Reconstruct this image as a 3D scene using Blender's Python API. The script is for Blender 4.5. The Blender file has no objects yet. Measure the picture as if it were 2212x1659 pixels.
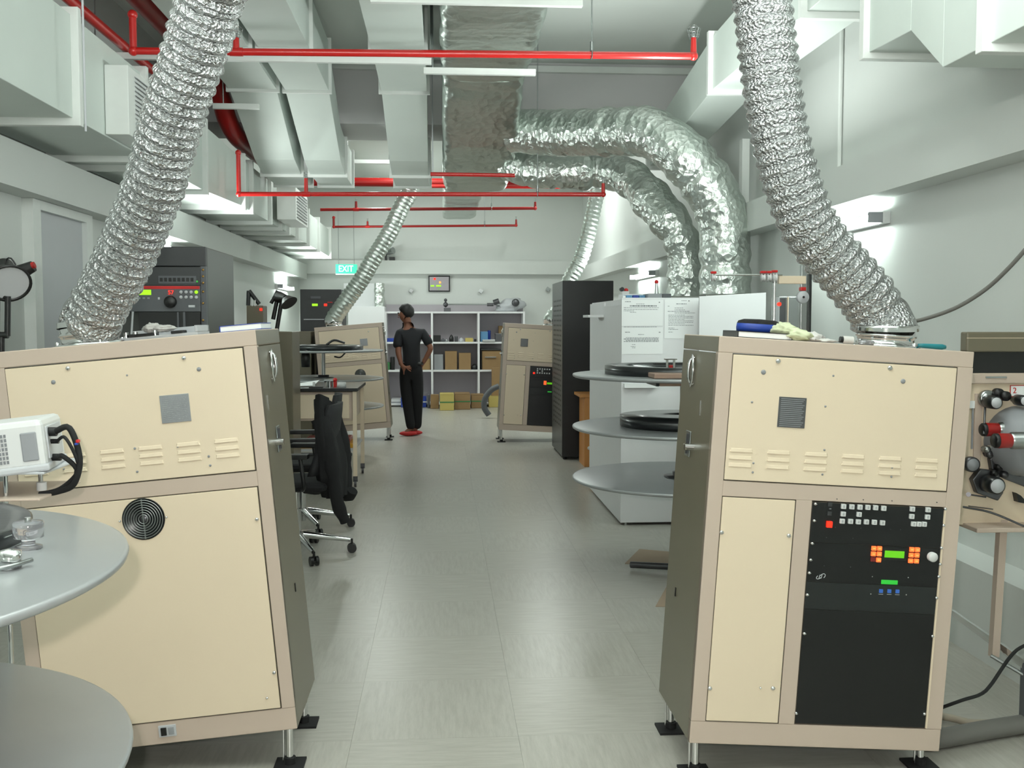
import bpy, math, random
from mathutils import Vector, Matrix, noise
random.seed(7)
SC = bpy.context.scene
COL = SC.collection
# ------------------------------------------------------------------ camera, world, lights, exposure
F = 2200.0; YAW = math.atan(151/2200); PITCH = math.atan(134.5/2200*math.cos(YAW)); CH = 1.5
cam_d = bpy.data.cameras.new('camera'); cam = bpy.data.objects.new('camera', cam_d); COL.objects.link(cam)
cam_d.sensor_width = 36; cam_d.lens = 36*F/2212; cam_d.clip_start = 0.02; cam_d.clip_end = 100
cam.location = (0, 0, CH); cam.rotation_euler = (math.pi/2-PITCH, 0, -YAW)
SC.camera = cam
SC.view_settings.view_transform = 'Standard'; SC.view_settings.look = 'None'
SC.view_settings.gamma = 1; SC.view_settings.use_curve_mapping = False
SC.view_settings.exposure = -0.06
SC.cycles.diffuse_bounces = 6; SC.cycles.sample_clamp_indirect = 6
wd = bpy.data.worlds.new('world'); SC.world = wd; wd.use_nodes = True
wd.node_tree.nodes['Background'].inputs[0].default_value = (0.80, 0.92, 0.86, 1)
wd.node_tree.nodes['Background'].inputs[1].default_value = 0.35
def lamp(name, typ, loc, energy, color, size=None, rot=None, size_y=None, spot=None):
    d = bpy.data.lights.new(name, typ); d.energy = energy; d.color = color
    if typ == 'AREA':
        d.shape = 'RECTANGLE' if size_y else 'SQUARE'; d.size = size
        if size_y: d.size_y = size_y
    elif size: d.shadow_soft_size = size
    if spot: d.spot_size = spot; d.spot_blend = 0.5
    o = bpy.data.objects.new(name, d); COL.objects.link(o); o.location = loc
    if rot: o.rotation_euler = rot
    return o
# the flash of the camera, just up and left of the lens
lamp('camera_flash', 'SPOT', (-0.06, 0.02, 1.57), 125, (1.0, 0.955, 0.90), 0.018, (math.pi/2-PITCH, 0, -YAW), spot=math.radians(100))
# unseen area lamps added under the ceiling to brighten the room, no fixtures modelled
for i, (x, y, e) in enumerate([(0.9, 3.4, 22), (-0.4, 12.2, 40), (1.6, 15.5, 55), (-1.0, 15.5, 50)]):
    lamp('ceiling_fill_light', 'AREA', (x, y, 3.9), e, (0.93, 1.0, 0.95), 0.15, (0, 0, 0), 1.2)

# unseen area lamp added above the view to brighten ceiling and ducts
lamp('overhead_fill_light', 'AREA', (0.0, 1.2, 2.75), 250, (0.94, 1.0, 0.965), 3.6, (math.radians(155), 0, 0), 1.0)
# added area lamps standing in for the wall lamps' upward light, clear of beams
for sx, y, e in ((1, 6.35, 52), (1, 12.6, 30), (-1, 9.3, 20), (-1, 16.6, 24)):
    lamp('added_uplight', 'AREA', (sx*(1.62 if y == 6.35 else 2.1), y, 2.24), e, (0.93, 1.0, 0.96), 0.12, (math.radians(180), math.radians(-sx*(22 if y == 6.35 else 42)), 0), 1.2)

# ------------------------------------------------------------------ helpers
_cy, _sy, _cp, _sp = math.cos(YAW), math.sin(YAW), math.cos(PITCH), math.sin(PITCH)
def ray(px, py):
    u = (px-1106)/F; v = (829.5-py)/F; f = _cp+v*_sp; z = v*_cp-_sp
    return Vector((u*_cy+f*_sy, f*_cy-u*_sy, z))
def at(px, py, Y=None, z=None, X=None):
    r = ray(px, py)
    t = Y/r.y if Y is not None else ((z-CH)/r.z if z is not None else X/r.x)
    return Vector((r.x*t, r.y*t, CH+r.z*t))
def srgb(*c):
    return tuple(((v/255)/12.92 if v/255 <= 0.04045 else ((v/255+0.055)/1.055)**2.4) for v in c)+(1,)
def mat(name, col, rough=0.5, metal=0.0, var=0.06, vscale=6, bump=0.0, bscale=200, emit=None, es=1.0, trans=0, alpha=None, coat=0):
    m = bpy.data.materials.new(name); m.use_nodes = True; nt = m.node_tree; b = nt.nodes['Principled BSDF']
    c = srgb(*col)
    b.inputs['Roughness'].default_value = rough; b.inputs['Metallic'].default_value = metal
    tc = nt.nodes.new('ShaderNodeTexCoord')
    if var > 0:
        n = nt.nodes.new('ShaderNodeTexNoise'); n.inputs['Scale'].default_value = vscale; n.inputs['Detail'].default_value = 4
        nt.links.new(tc.outputs['Object'], n.inputs['Vector'])
        mx = nt.nodes.new('ShaderNodeMix'); mx.data_type = 'RGBA'
        mx.inputs[6].default_value = tuple(v*(1-var) for v in c[:3])+(1,); mx.inputs[7].default_value = tuple(min(1, v*(1+var)) for v in c[:3])+(1,)
        nt.links.new(n.outputs['Fac'], mx.inputs[0]); nt.links.new(mx.outputs[2], b.inputs['Base Color'])
    else: b.inputs['Base Color'].default_value = c
    if bump > 0:
        n2 = nt.nodes.new('ShaderNodeTexNoise'); n2.inputs['Scale'].default_value = bscale
        bp = nt.nodes.new('ShaderNodeBump'); bp.inputs['Strength'].default_value = bump; bp.inputs['Distance'].default_value = 0.002
        nt.links.new(tc.outputs['Object'], n2.inputs['Vector']); nt.links.new(n2.outputs['Fac'], bp.inputs['Height']); nt.links.new(bp.outputs['Normal'], b.inputs['Normal'])
    if emit: b.inputs['Emission Color'].default_value = srgb(*emit); b.inputs['Emission Strength'].default_value = es
    if trans: b.inputs['Transmission Weight'].default_value = trans
    if coat: b.inputs['Coat Weight'].default_value = coat
    return m
def foil_mat(name, col, rough, s1, s2, strength):
    m = bpy.data.materials.new(name); m.use_nodes = True; nt = m.node_tree; b = nt.nodes['Principled BSDF']
    b.inputs['Base Color'].default_value = srgb(*col); b.inputs['Metallic'].default_value = 1; b.inputs['Roughness'].default_value = rough
    tc = nt.nodes.new('ShaderNodeTexCoord')
    n = nt.nodes.new('ShaderNodeTexNoise'); n.inputs['Scale'].default_value = s1; n.inputs['Detail'].default_value = 3; n.inputs['Distortion'].default_value = 1.2
    v = nt.nodes.new('ShaderNodeTexVoronoi'); v.inputs['Scale'].default_value = s2; v.feature = 'F1'
    a = nt.nodes.new('ShaderNodeMath'); a.operation = 'ADD'
    bp = nt.nodes.new('ShaderNodeBump'); bp.inputs['Strength'].default_value = strength; bp.inputs['Distance'].default_value = 0.02
    nt.links.new(tc.outputs['Object'], n.inputs['Vector']); nt.links.new(tc.outputs['Object'], v.inputs['Vector'])
    nt.links.new(n.outputs['Fac'], a.inputs[0]); nt.links.new(v.outputs['Distance'], a.inputs[1])
    nt.links.new(a.outputs[0], bp.inputs['Height']); nt.links.new(bp.outputs['Normal'], b.inputs['Normal'])
    return m
M = {}
def dm(k, *a, **kw): M[k] = mat(k, *a, **kw)
dm('wall_paint', (207, 210, 207), 0.55, var=0.03, vscale=2, bump=0.15, bscale=60)
dm('ceiling_paint', (222, 226, 222), 0.6, var=0.03, vscale=2, bump=0.1)
dm('beam_paint', (206, 204, 205), 0.6, var=0.03, vscale=2, bump=0.1)
dm('duct_white', (205, 213, 208), 0.45, var=0.05, vscale=3)
dm('flange_white', (222, 225, 222), 0.5, var=0.06, vscale=9)
dm('cream', (222, 204, 180), 0.42, var=0.02, vscale=3, bump=0.12, bscale=700)
dm('beige', (192, 174, 160), 0.4, var=0.02, vscale=3, bump=0.12, bscale=700)
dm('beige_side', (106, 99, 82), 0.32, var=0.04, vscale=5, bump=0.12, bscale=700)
dm('seam', (70, 62, 50), 0.7, var=0)
dm('chrome', (215, 215, 215), 0.12, 1.0, var=0)
dm('steel', (165, 168, 168), 0.28, 1.0, var=0.05)
dm('dark_steel', (92, 92, 95), 0.35, 0.8, var=0.1)
dm('aluminium_disc', (158, 161, 163), 0.3, 0.35, var=0.08, vscale=5)
dm('clear_plastic', (205, 205, 210), 0.1, var=0, trans=0.85)
dm('black', (18, 18, 19), 0.4, var=0.1)
dm('black_panel', (14, 14, 16), 0.35, var=0.2, vscale=60)
dm('film_black', (22, 25, 27), 0.3, var=0.2, vscale=30, coat=0.3)
dm('rubber', (20, 20, 21), 0.8, var=0.1)
dm('rack_dark', (52, 53, 55), 0.45, var=0.05)
dm('rack_grey', (84, 86, 90), 0.45, var=0.05)
dm('rack_side', (62, 64, 62), 0.35, var=0.05)
dm('red_pipe', (196, 32, 30), 0.28, var=0.08, vscale=8, coat=0.4)
dm('red', (190, 25, 25), 0.35, var=0)
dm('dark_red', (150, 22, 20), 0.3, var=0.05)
dm('white_plastic', (208, 209, 209), 0.4, var=0.02)
dm('light_grey', (186, 188, 192), 0.45, var=0.03)
dm('mid_grey', (140, 142, 146), 0.5, var=0.05)
dm('plate_grey', (150, 152, 155), 0.4, 0.5, var=0.1, vscale=40)
dm('plate_dark', (92, 92, 94), 0.35, 0.5, var=0.1, vscale=40)
dm('paper', (236, 237, 238), 0.7, var=0.01)
dm('print_grey', (120, 122, 126), 0.7, var=0)
dm('shelf_white', (222, 222, 224), 0.5, var=0.02)
dm('shelf_back', (168, 162, 168), 0.6, var=0.03)
dm('cardboard', (142, 114, 78), 0.8, var=0.1, vscale=12)
dm('cardboard_yellow', (186, 168, 96), 0.7, var=0.08, vscale=10)
dm('cardboard_floor', (168, 148, 128), 0.8, var=0.08, vscale=12)
dm('wood_orange', (190, 130, 70), 0.45, var=0.15, vscale=8)
dm('green_tape', (60, 120, 70), 0.5, var=0)
dm('blue', (28, 60, 150), 0.45, var=0.03)
dm('blue_light', (90, 140, 180), 0.45, var=0.03)
dm('teal', (30, 120, 130), 0.4, var=0)
dm('pink', (210, 70, 110), 0.5, var=0)
dm('yellow', (205, 150, 40), 0.5, var=0.05)
dm('glove_green', (206, 212, 178), 0.8, var=0.05, bump=0.4, bscale=120)
dm('glove_white', (206, 203, 200), 0.8, var=0.05, bump=0.4, bscale=120)
dm('fabric_black', (20, 20, 22), 0.9, var=0.15, vscale=90, bump=0.6, bscale=300)
dm('mesh_black', (34, 34, 37), 0.8, var=0.2, vscale=120, bump=0.6, bscale=400)
dm('shirt', (22, 23, 28), 0.85, var=0.15, vscale=20)
dm('trousers', (16, 16, 19), 0.85, var=0.15, vscale=20)
dm('skin', (128, 82, 62), 0.6, var=0.05)
dm('hair', (14, 12, 12), 0.6, var=0.2, vscale=60)
dm('shoe_red', (190, 40, 40), 0.6, var=0.05)
dm('hose_beige', (168, 158, 142), 0.5, var=0.05)
dm('hose_grey', (112, 110, 106), 0.55, var=0.08)
dm('brown_box', (150, 124, 108), 0.5, var=0.04)
dm('lit_red', (255, 40, 20), 0.4, var=0, emit=(255, 30, 12), es=2.2)
dm('lit_orange', (255, 120, 60), 0.4, var=0, emit=(255, 92, 40), es=1.3)
dm('lit_orange_dim', (110, 30, 30), 0.4, var=0, emit=(90, 15, 10), es=0.4)
dm('lit_green', (90, 170, 20), 0.4, var=0, emit=(84, 170, 14), es=0.8)
dm('lit_green2', (40, 170, 50), 0.4, var=0, emit=(40, 150, 50), es=0.7)
dm('lit_lime', (150, 230, 30), 0.4, var=0, emit=(150, 235, 20), es=1.1)
dm('lit_exit', (40, 190, 130), 0.4, var=0, emit=(50, 200, 140), es=1.0)
dm('lit_white', (255, 255, 255), 0.4, var=0, emit=(235, 255, 245), es=1.4)
dm('lit_blue', (50, 90, 160), 0.4, var=0, emit=(40, 80, 150), es=0.5)
dm('lit_amber', (255, 170, 90), 0.4, var=0, emit=(255, 150, 70), es=1.2)
dm('tube_light', (255, 255, 255), 0.4, var=0, emit=(238, 255, 247), es=75)
dm('brass', (190, 150, 90), 0.3, 1, var=0)
M['hose_foil'] = foil_mat('hose_foil', (192, 193, 194), 0.24, 90, 95, 0.6)
M['wrap_foil'] = foil_mat('wrap_foil', (222, 228, 223), 0.36, 14, 20, 0.6)
M['wrap_foil_flat'] = foil_mat('wrap_foil_flat', (200, 208, 202), 0.40, 9, 14, 0.4)
def tile_mat():
    m = bpy.data.materials.new('vinyl_tile'); m.use_nodes = True; nt = m.node_tree; b = nt.nodes['Principled BSDF']
    b.inputs['Roughness'].default_value = 0.30
    tc = nt.nodes.new('ShaderNodeTexCoord'); oi = nt.nodes.new('ShaderNodeObjectInfo')
    mp = nt.nodes.new('ShaderNodeMapping'); mp.inputs['Scale'].default_value = (34, 3.2, 1)
    cm = nt.nodes.new('ShaderNodeCombineXYZ'); ml = nt.nodes.new('ShaderNodeMath'); ml.operation = 'MULTIPLY'; ml.inputs[1].default_value = 50
    nt.links.new(oi.outputs['Random'], ml.inputs[0]); nt.links.new(ml.outputs[0], cm.inputs[0]); nt.links.new(ml.outputs[0], cm.inputs[1])
    nt.links.new(tc.outputs['Object'], mp.inputs['Vector']); nt.links.new(cm.outputs[0], mp.inputs['Location'])
    n = nt.nodes.new('ShaderNodeTexNoise'); n.inputs['Scale'].default_value = 1.6; n.inputs['Detail'].default_value = 5; n.inputs['Roughness'].default_value = 0.7
    nt.links.new(mp.outputs[0], n.inputs['Vector'])
    cr = nt.nodes.new('ShaderNodeValToRGB'); cr.color_ramp.elements[0].position = 0.32; cr.color_ramp.elements[1].position = 0.62
    cr.color_ramp.elements[0].color = srgb(160, 156, 148); cr.color_ramp.elements[1].color = srgb(175, 172, 164)
    nt.links.new(n.outputs['Fac'], cr.inputs[0])
    hv = nt.nodes.new('ShaderNodeHueSaturation'); mr = nt.nodes.new('ShaderNodeMapRange'); mr.inputs[3].default_value = 0.985; mr.inputs[4].default_value = 1.015
    nt.links.new(oi.outputs['Random'], mr.inputs[0]); nt.links.new(mr.outputs[0], hv.inputs['Value']); nt.links.new(cr.outputs[0], hv.inputs['Color'])
    nt.links.new(hv.outputs[0], b.inputs['Base Color'])
    return m
M['vinyl_tile'] = tile_mat()

WM = {}
class MB:
    def __init__(s): s.V = []; s.Fc = []; s.S = []
    def add(s, vs, fs, smooth=False):
        o = len(s.V); s.V += [Vector(v) for v in vs]
        for f in fs: s.Fc.append([i+o for i in f]); s.S.append(smooth)
        return s
    def box(s, x0, x1, y0, y1, z0, z1, mtx=None):
        x0, x1 = sorted((x0, x1)); y0, y1 = sorted((y0, y1)); z0, z1 = sorted((z0, z1))
        v = [Vector(p) for p in [(x0,y0,z0),(x1,y0,z0),(x1,y1,z0),(x0,y1,z0),(x0,y0,z1),(x1,y0,z1),(x1,y1,z1),(x0,y1,z1)]]
        if mtx is not None: v = [mtx @ p for p in v]
        return s.add(v, [(0,3,2,1),(4,5,6,7),(0,1,5,4),(1,2,6,5),(2,3,7,6),(3,0,4,7)])
    def frust(s, Y0, a, Y1, b):
        (p, q, r, t), (e, f, g, h) = a, b     # x0,x1,z0,z1 at each end
        return s.add([(p,Y0,r),(q,Y0,r),(q,Y0,t),(p,Y0,t),(e,Y1,g),(f,Y1,g),(f,Y1,h),(e,Y1,h)],
                     [(0,1,2,3),(4,7,6,5),(0,4,5,1),(1,5,6,2),(2,6,7,3),(3,7,4,0)])
    def quad(s, a, b, c, d, t=0.004):
        a, b, c, d = map(Vector, (a, b, c, d)); n = (b-a).cross(d-a).normalized()*t
        return s.add([a,b,c,d,a-n,b-n,c-n,d-n], [(0,1,2,3),(7,6,5,4),(0,4,5,1),(1,5,6,2),(2,6,7,3),(3,7,4,0)])
    def cyl(s, p0, p1, r0, r1=None, n=16, caps=True):
        p0 = Vector(p0); p1 = Vector(p1); r1 = r0 if r1 is None else r1
        d = (p1-p0).normalized(); a = d.orthogonal().normalized(); b = d.cross(a)
        vs = []
        for p, r in ((p0, r0), (p1, r1)):
            for i in range(n):
                t = 2*math.pi*i/n; vs.append(p+a*math.cos(t)*r+b*math.sin(t)*r)
        s.add(vs, [(i, (i+1) % n, n+(i+1) % n, n+i) for i in range(n)], True)
        if caps: s.add(vs[:n], [tuple(range(n))[::-1]]); s.add(vs[n:], [tuple(range(n))])
        return s
    def lathe(s, c, prof, n=32, axis='z', mtx=None, smooth=True):
        c = Vector(c); vs = []
        for r, h in prof:
            for i in range(n):
                t = 2*math.pi*i/n; x, y = r*math.cos(t), r*math.sin(t)
                p = {'z': Vector((x, y, h)), 'y': Vector((x, h, y)), 'x': Vector((h, x, y))}[axis]
                if mtx is not None: p = mtx @ p
                vs.append(c+p)
        fs = []
        for k in range(len(prof)-1):
            fs += [(k*n+i, k*n+(i+1) % n, (k+1)*n+(i+1) % n, (k+1)*n+i) for i in range(n)]
        s.add(vs, fs, smooth)
        return s
    def tube(s, path, r, n=10, caps=True, rf=None, closed=False):
        P = [Vector(p) for p in path]; m = len(P); nrm = None; vs = []; L = 0
        for i, p in enumerate(P):
            t = (P[min(i+1, m-1)]-P[max(i-1, 0)]).normalized()
            if nrm is None: nrm = t.orthogonal().normalized()
            nrm = (nrm-t*nrm.dot(t)).normalized(); b = t.cross(nrm)
            if i: L += (P[i]-P[i-1]).length
            for k in range(n):
                a = 2*math.pi*k/n; rr = rf(L, a, p) if rf else r
                vs.append(p+nrm*math.cos(a)*rr+b*math.sin(a)*rr)
        fs = []
        for i in range(m-1):
            fs += [(i*n+k, i*n+(k+1) % n, (i+1)*n+(k+1) % n, (i+1)*n+k) for k in range(n)]
        s.add(vs, fs, True)
        if caps: s.add(vs[:n], [tuple(range(n))[::-1]]); s.add(vs[-n:], [tuple(range(n))])
        return s
    def ball(s, c, r, n=12, sc=(1, 1, 1)):
        pr = [(r*math.sin(math.pi*i/n)+1e-5, -r*math.cos(math.pi*i/n)) for i in range(n+1)]
        return s.lathe(c, pr, n*2, mtx=Matrix.Diagonal(sc))
    def torus(s, c, R, r, axis='z', n=32, k=8, mtx=None):
        return s.lathe(c, [(R+r*math.cos(2*math.pi*j/k), r*math.sin(2*math.pi*j/k)) for j in range(k+1)], n, axis, mtx)
    def prism(s, poly, y0, y1):
        n = len(poly); vs = [(x, y0, z) for x, z in poly]+[(x, y1, z) for x, z in poly]
        return s.add(vs, [tuple(range(n)), tuple(range(2*n-1, n-1, -1))]+[(i, n+i, n+(i+1) % n, (i+1) % n) for i in range(n)])
    def mesh(s, name, m, inv=None):
        me = bpy.data.meshes.new(name)
        vs = [inv @ v for v in s.V] if inv is not None else s.V
        me.from_pydata([tuple(v) for v in vs], [], s.Fc); me.polygons.foreach_set('use_smooth', s.S)
        me.materials.append(M[m]); me.validate(); me.update()
        return me
    def part(s, name, m, parent, bevel=0, label=None, local=False, stuff=False):
        me = s.mesh(name, m, None if local else WM[parent.name].inverted())
        o = bpy.data.objects.new(name, me); COL.objects.link(o); o.parent = parent; WM[o.name] = WM[parent.name].copy()
        if bevel: add_bevel(o, bevel)
        if label: o['label'] = label
        if stuff: o['kind'] = 'stuff'
        return o
    def thing(s, name, m, label, cat, group=None, bevel=0, kind=None):
        lo = [min(v[i] for v in s.V) for i in range(3)]; hi = [max(v[i] for v in s.V) for i in range(3)]
        loc = Vector(((lo[0]+hi[0])/2, (lo[1]+hi[1])/2, lo[2])); me = s.mesh(name, m, Matrix.Translation(-loc))
        o = bpy.data.objects.new(name, me); COL.objects.link(o); o.location = loc; WM[o.name] = Matrix.Translation(loc)
        tag(o, label, cat, group, kind)
        if bevel: add_bevel(o, bevel)
        return o
def add_bevel(o, w):
    b = o.modifiers.new('bevel', 'BEVEL'); b.width = w; b.segments = 2; b.limit_method = 'ANGLE'; b.angle_limit = 0.7
def tag(o, label=None, cat=None, group=None, kind=None):
    if label: o['label'] = label
    if cat: o['category'] = cat
    if group: o['group'] = group
    if kind: o['kind'] = kind
def thing(name, label, cat, loc=(0, 0, 0), group=None, mtx=None):
    o = bpy.data.objects.new(name, None); COL.objects.link(o); o.empty_display_size = 0.1
    m = mtx if mtx is not None else Matrix.Translation(Vector(loc))
    o.matrix_world = m; WM[o.name] = m.copy(); tag(o, label, cat, group); return o
def struct(name, mb, m, label=None, bevel=0):
    o = mb.thing(name, m, label, None, kind='structure', bevel=bevel); return o
def spline(pts, step=0.02):
    P = [Vector(p) for p in pts]; P = [P[0]*2-P[1]]+P+[P[-1]*2-P[-2]]; out = []
    for i in range(1, len(P)-2):
        a, b, c, d = P[i-1:i+3]; n = max(2, int((c-b).length/step))
        for k in range(n):
            t = k/n; out.append(0.5*((2*b)+(c-a)*t+(2*a-5*b+4*c-d)*t*t+(3*b-3*c+d-a)*t**3))
    out.append(P[-2]); return out
def uniform(path, step):
    out = [path[0]]; acc = 0
    for i in range(1, len(path)):
        a, b = path[i-1], path[i]; L = (b-a).length; pos = step-acc
        while pos <= L:
            out.append(a+(b-a)*(pos/L)); pos += step
        acc = L-(pos-step)
    out.append(path[-1]); return out
def text_mesh(mb, body, size, mtx, ext=0.001):
    c = bpy.data.curves.new('t', 'FONT'); c.body = body; c.size = size; c.extrude = ext; c.align_x = 'CENTER'; c.align_y = 'CENTER'
    o = bpy.data.objects.new('t', c); COL.objects.link(o); dg = bpy.context.evaluated_depsgraph_get()
    me = o.evaluated_get(dg).to_mesh()
    mb.add([mtx @ v.co for v in me.vertices], [tuple(p.vertices) for p in me.polygons])
    bpy.data.objects.remove(o); bpy.data.curves.remove(c)
def bxp(x0, y0, x1, y1, Y, d):
    """box whose front face at depth Y covers pixel rectangle"""
    a = at(x0, y1, Y=Y); b = at(x1, y0, Y=Y); return (a.x, b.x, Y, Y+d, a.z, b.z)

# ------------------------------------------------------------------ setting
XW = 2.57; XB = 2.40; YE = 18.6; YS = -2.2; ZC = 4.03
fl = struct('floor', MB().box(-XW, XW, YS, YE, -0.06, -0.004), 'mid_grey')
tm = MB().box(-0.2997, 0.2997, -0.2997, 0.2997, -0.004, 0.0).mesh('tile', 'vinyl_tile')
tm2 = MB().box(-0.2992, 0.2992, -0.2992, 0.2992, -0.004, 0.0, Matrix.Rotation(math.pi/2, 4, 'Z')).mesh('tile', 'vinyl_tile')
fi = WM[fl.name].inverted()
for j in range(33):
    for i in range(-4, 5):
        y = -1.2+0.3+j*0.6; x = i*0.6-0.03
        if y > YE-0.3: continue
        if abs(x)+0.3 > XW: x = math.copysign(XW-0.2-0.0, x)
        wide = abs(i*0.6-0.03)+0.3 > XW
        o = bpy.data.objects.new('tile', tm); COL.objects.link(o); o.parent = fl
        if wide:
            x0 = (abs(i)*0.6-0.3)-(0.03 if i > 0 else -0.03); w = XW-x0
            o.location = fi @ Vector((math.copysign(x0+w/2, i), y, 0)); o.scale = (w/0.6, 1, 1)
        else:
            o.location = fi @ Vector((i*0.6-0.03, y, 0))
            if (i+j) % 2: o.rotation_euler = (0, 0, math.pi/2)
struct('ceiling', MB().box(-XW-0.1, XW+0.1, YS, YE+0.1, ZC, ZC+0.1), 'ceiling_paint')
struct('wall_left', MB().box(-XW-0.1, -XW, YS, YE, 0, ZC), 'wall_paint')
struct('wall_right', MB().box(XW, XW+0.1, YS, YE, 0, ZC), 'wall_paint')
struct('wall_far', MB().box(-XW-0.1, XW+0.1, YE, YE+0.1, 0, ZC), 'wall_paint')
struct('trim_1', MB().box(-XW, -XB, YS, YE-0.14, 2.26, 2.52), 'wall_paint', 'long wall beam on the left below the ducts')
struct('trim_2', MB().box(XB, XW, YS, YE-0.14, 2.21, 2.44), 'wall_paint', 'long wall beam on the right above the lamps')
struct('trim_3', MB().box(-XW, XW, YE-0.14, YE, 2.36, 2.60), 'wall_paint', 'beam across the far wall above the shelves')
struct('trim_4', MB().box(-XW, XW, 10.1, 11.0, 3.42, ZC), 'beam_paint', 'deep ceiling beam crossing the room')
struct('trim_5', MB().box(2.38, XW, YS, YE, 0, 0.4), 'wall_paint', 'low plinth along the right wall')
struct('baseboard_left', MB().box(-XW, -XW+0.02, YS, YE, 0, 0.1), 'light_grey')
# conduit below ceiling at the beam
struct('trim_6', MB().box(-1.2, XW, 10.04, 10.1, 3.93, 3.99), 'flange_white', 'slim white conduit along the top of the crossing beam')
# doors in the left wall
def door(n, y0, y1, label):
    d = thing('door_%d' % n, label, None, (-XW, y0, 0)); d['kind'] = 'structure'
    MB().box(-XW, -XW+0.035, y0+0.06, y1-0.06, 0.01, 2.2).part('door_leaf', 'light_grey', d, 0.003)
    f = MB().box(-XW, -XW+0.07, y0-0.06, y0+0.06, 0, 2.258).box(-XW, -XW+0.07, y1-0.06, y1+0.06, 0, 2.258).box(-XW, -XW+0.07, y0+0.061, y1-0.061, 2.2, 2.258)
    f.part('door_frame', 'flange_white', d)
    MB().cyl((-XW+0.035, y0+0.14, 1.0), (-XW+0.09, y0+0.14, 1.0), 0.012).cyl((-XW+0.085, y0+0.13, 1.0), (-XW+0.085, y0+0.26, 1.0), 0.01).part('door_handle', 'steel', d)
door(1, 6.55, 7.5, 'pale door with light frame in the left wall behind the left hose')

# ------------------------------------------------------------------ wall lamps
def wall_lamp(side, y, z, L, label):
    s = side; x = s*(XW-0.02)
    t = thing('wall_lamp', label, 'lamp', (s*XW, y, z), 'fluorescent wall lamps')
    MB().box(s*XW, s*(XW-0.045), y-L/2, y+L/2, z-0.035, z+0.035).part('housing', 'white_plastic', t, 0.004)
    MB().cyl((s*(XW-0.10), y-L/2+0.03, z), (s*(XW-0.10), y+L/2-0.03, z), 0.017).part('tube', 'tube_light', t)
    for k in (-1, 1):
        MB().box(s*(XW-0.03), s*(XW-0.125), y+k*(L/2-0.015)-0.012, y+k*(L/2-0.015)+0.012, z-0.03, z+0.03).part('end_holder', 'mid_grey', t, 0.003)
wall_lamp(1, 6.35, 2.10, 1.25, 'glaring wall lamp on the right wall beside the big right hose')
wall_lamp(1, 12.6, 2.08, 1.25, 'glaring wall lamp on the right wall behind the foil pipes')
wall_lamp(-1, 9.3, 2.17, 1.25, 'glaring wall lamp on the left wall above the nearer black rack')
wall_lamp(-1, 16.6, 2.05, 1.25, 'glaring wall lamp on the left wall near the exit sign')
for y_, w_ in ((-1.5, 'behind'),):  # pair of unseen lamps added to light the room from behind
    wall_lamp(1, y_, 2.10, 1.25, 'added unseen wall lamp on the right wall %s the viewpoint' % w_)
    wall_lamp(-1, y_, 2.10, 1.25, 'added unseen wall lamp on the left wall %s the viewpoint' % w_)
struct('wall_near', MB().box(-XW-0.1, XW+0.1, YS-0.1, YS, 0, ZC), 'wall_paint')
# ------------------------------------------------------------------ white air ducts
def duct_run(name, label, secs, fl_idx, group=None, fo=0.025, ft=0.035, extra=None):
    """secs: (Y, x0, x1, z0, z1)"""
    a = secs[0]
    t = thing(name, label, 'duct', ((a[1]+a[2])/2, a[0], a[3]), group)
    for i in range(len(secs)-1):
        p, q = secs[i], secs[i+1]
        MB().frust(p[0], p[1:], q[0], q[1:]).part('duct_section', 'duct_white', t, 0.003)
    for i in fl_idx:
        p = secs[i]; g = (p[1]-fo, p[2]+fo, p[3]-fo, p[4]+fo)
        MB().frust(p[0]-ft/2, g, p[0]+ft/2, g).part('flange', 'flange_white', t, 0.003)
    return t
zt = 3.92
for nm, x0, x1, lab in (('a', -1.80, -1.40, 'leftmost of the three white ceiling ducts dipping under the beam'),
                        ('b', -1.33, -0.96, 'middle of the three white ceiling ducts dipping under the beam'),
                        ('c', -0.51, -0.12, 'white ceiling duct nearest the foil wrapped duct')):
    dy = {'a': 0, 'b': 0.02, 'c': 0}[nm]
    duct_run('air_duct', lab, [(3.9, x0, x1, 3.5, zt), (4.4, x0, x1, 3.5, zt), (5.1, x0, x1, 3.5, zt), (6.4, x0, x1, 3.5, zt), (7.7, x0, x1, 3.5, zt), (8.95+dy, x0, x1, 3.48, 3.9),
             (10.05, x0+0.01, x1-0.01, 3.06, 3.40), (10.5, x0+0.01, x1-0.01, 2.98, 3.34), (11.3, x0+0.01, x1-0.01, 2.98, 3.34)],
             [1, 2, 3, 4, 5, 7, 8], 'white ceiling ducts')
# big left supply duct
secs = [(2.6, -2.52, -1.95, 2.58, 3.12)]
for y in (4.58, 5.65, 6.9, 7.3, 8.6, 9.9, 10.3, 11.4, 12.1, 12.7, 13.5, 14.6, 15.8, 17.4):
    secs.append((y, -2.52, -1.95, 2.58, 3.12) if y < 9 else (y, -2.52, -1.89, 2.60, 3.05))
dl = duct_run('supply_duct', 'large white rectangular duct running along the left wall with many flanges', secs, range(1, len(secs)), fo=0.04, ft=0.05)
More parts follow.
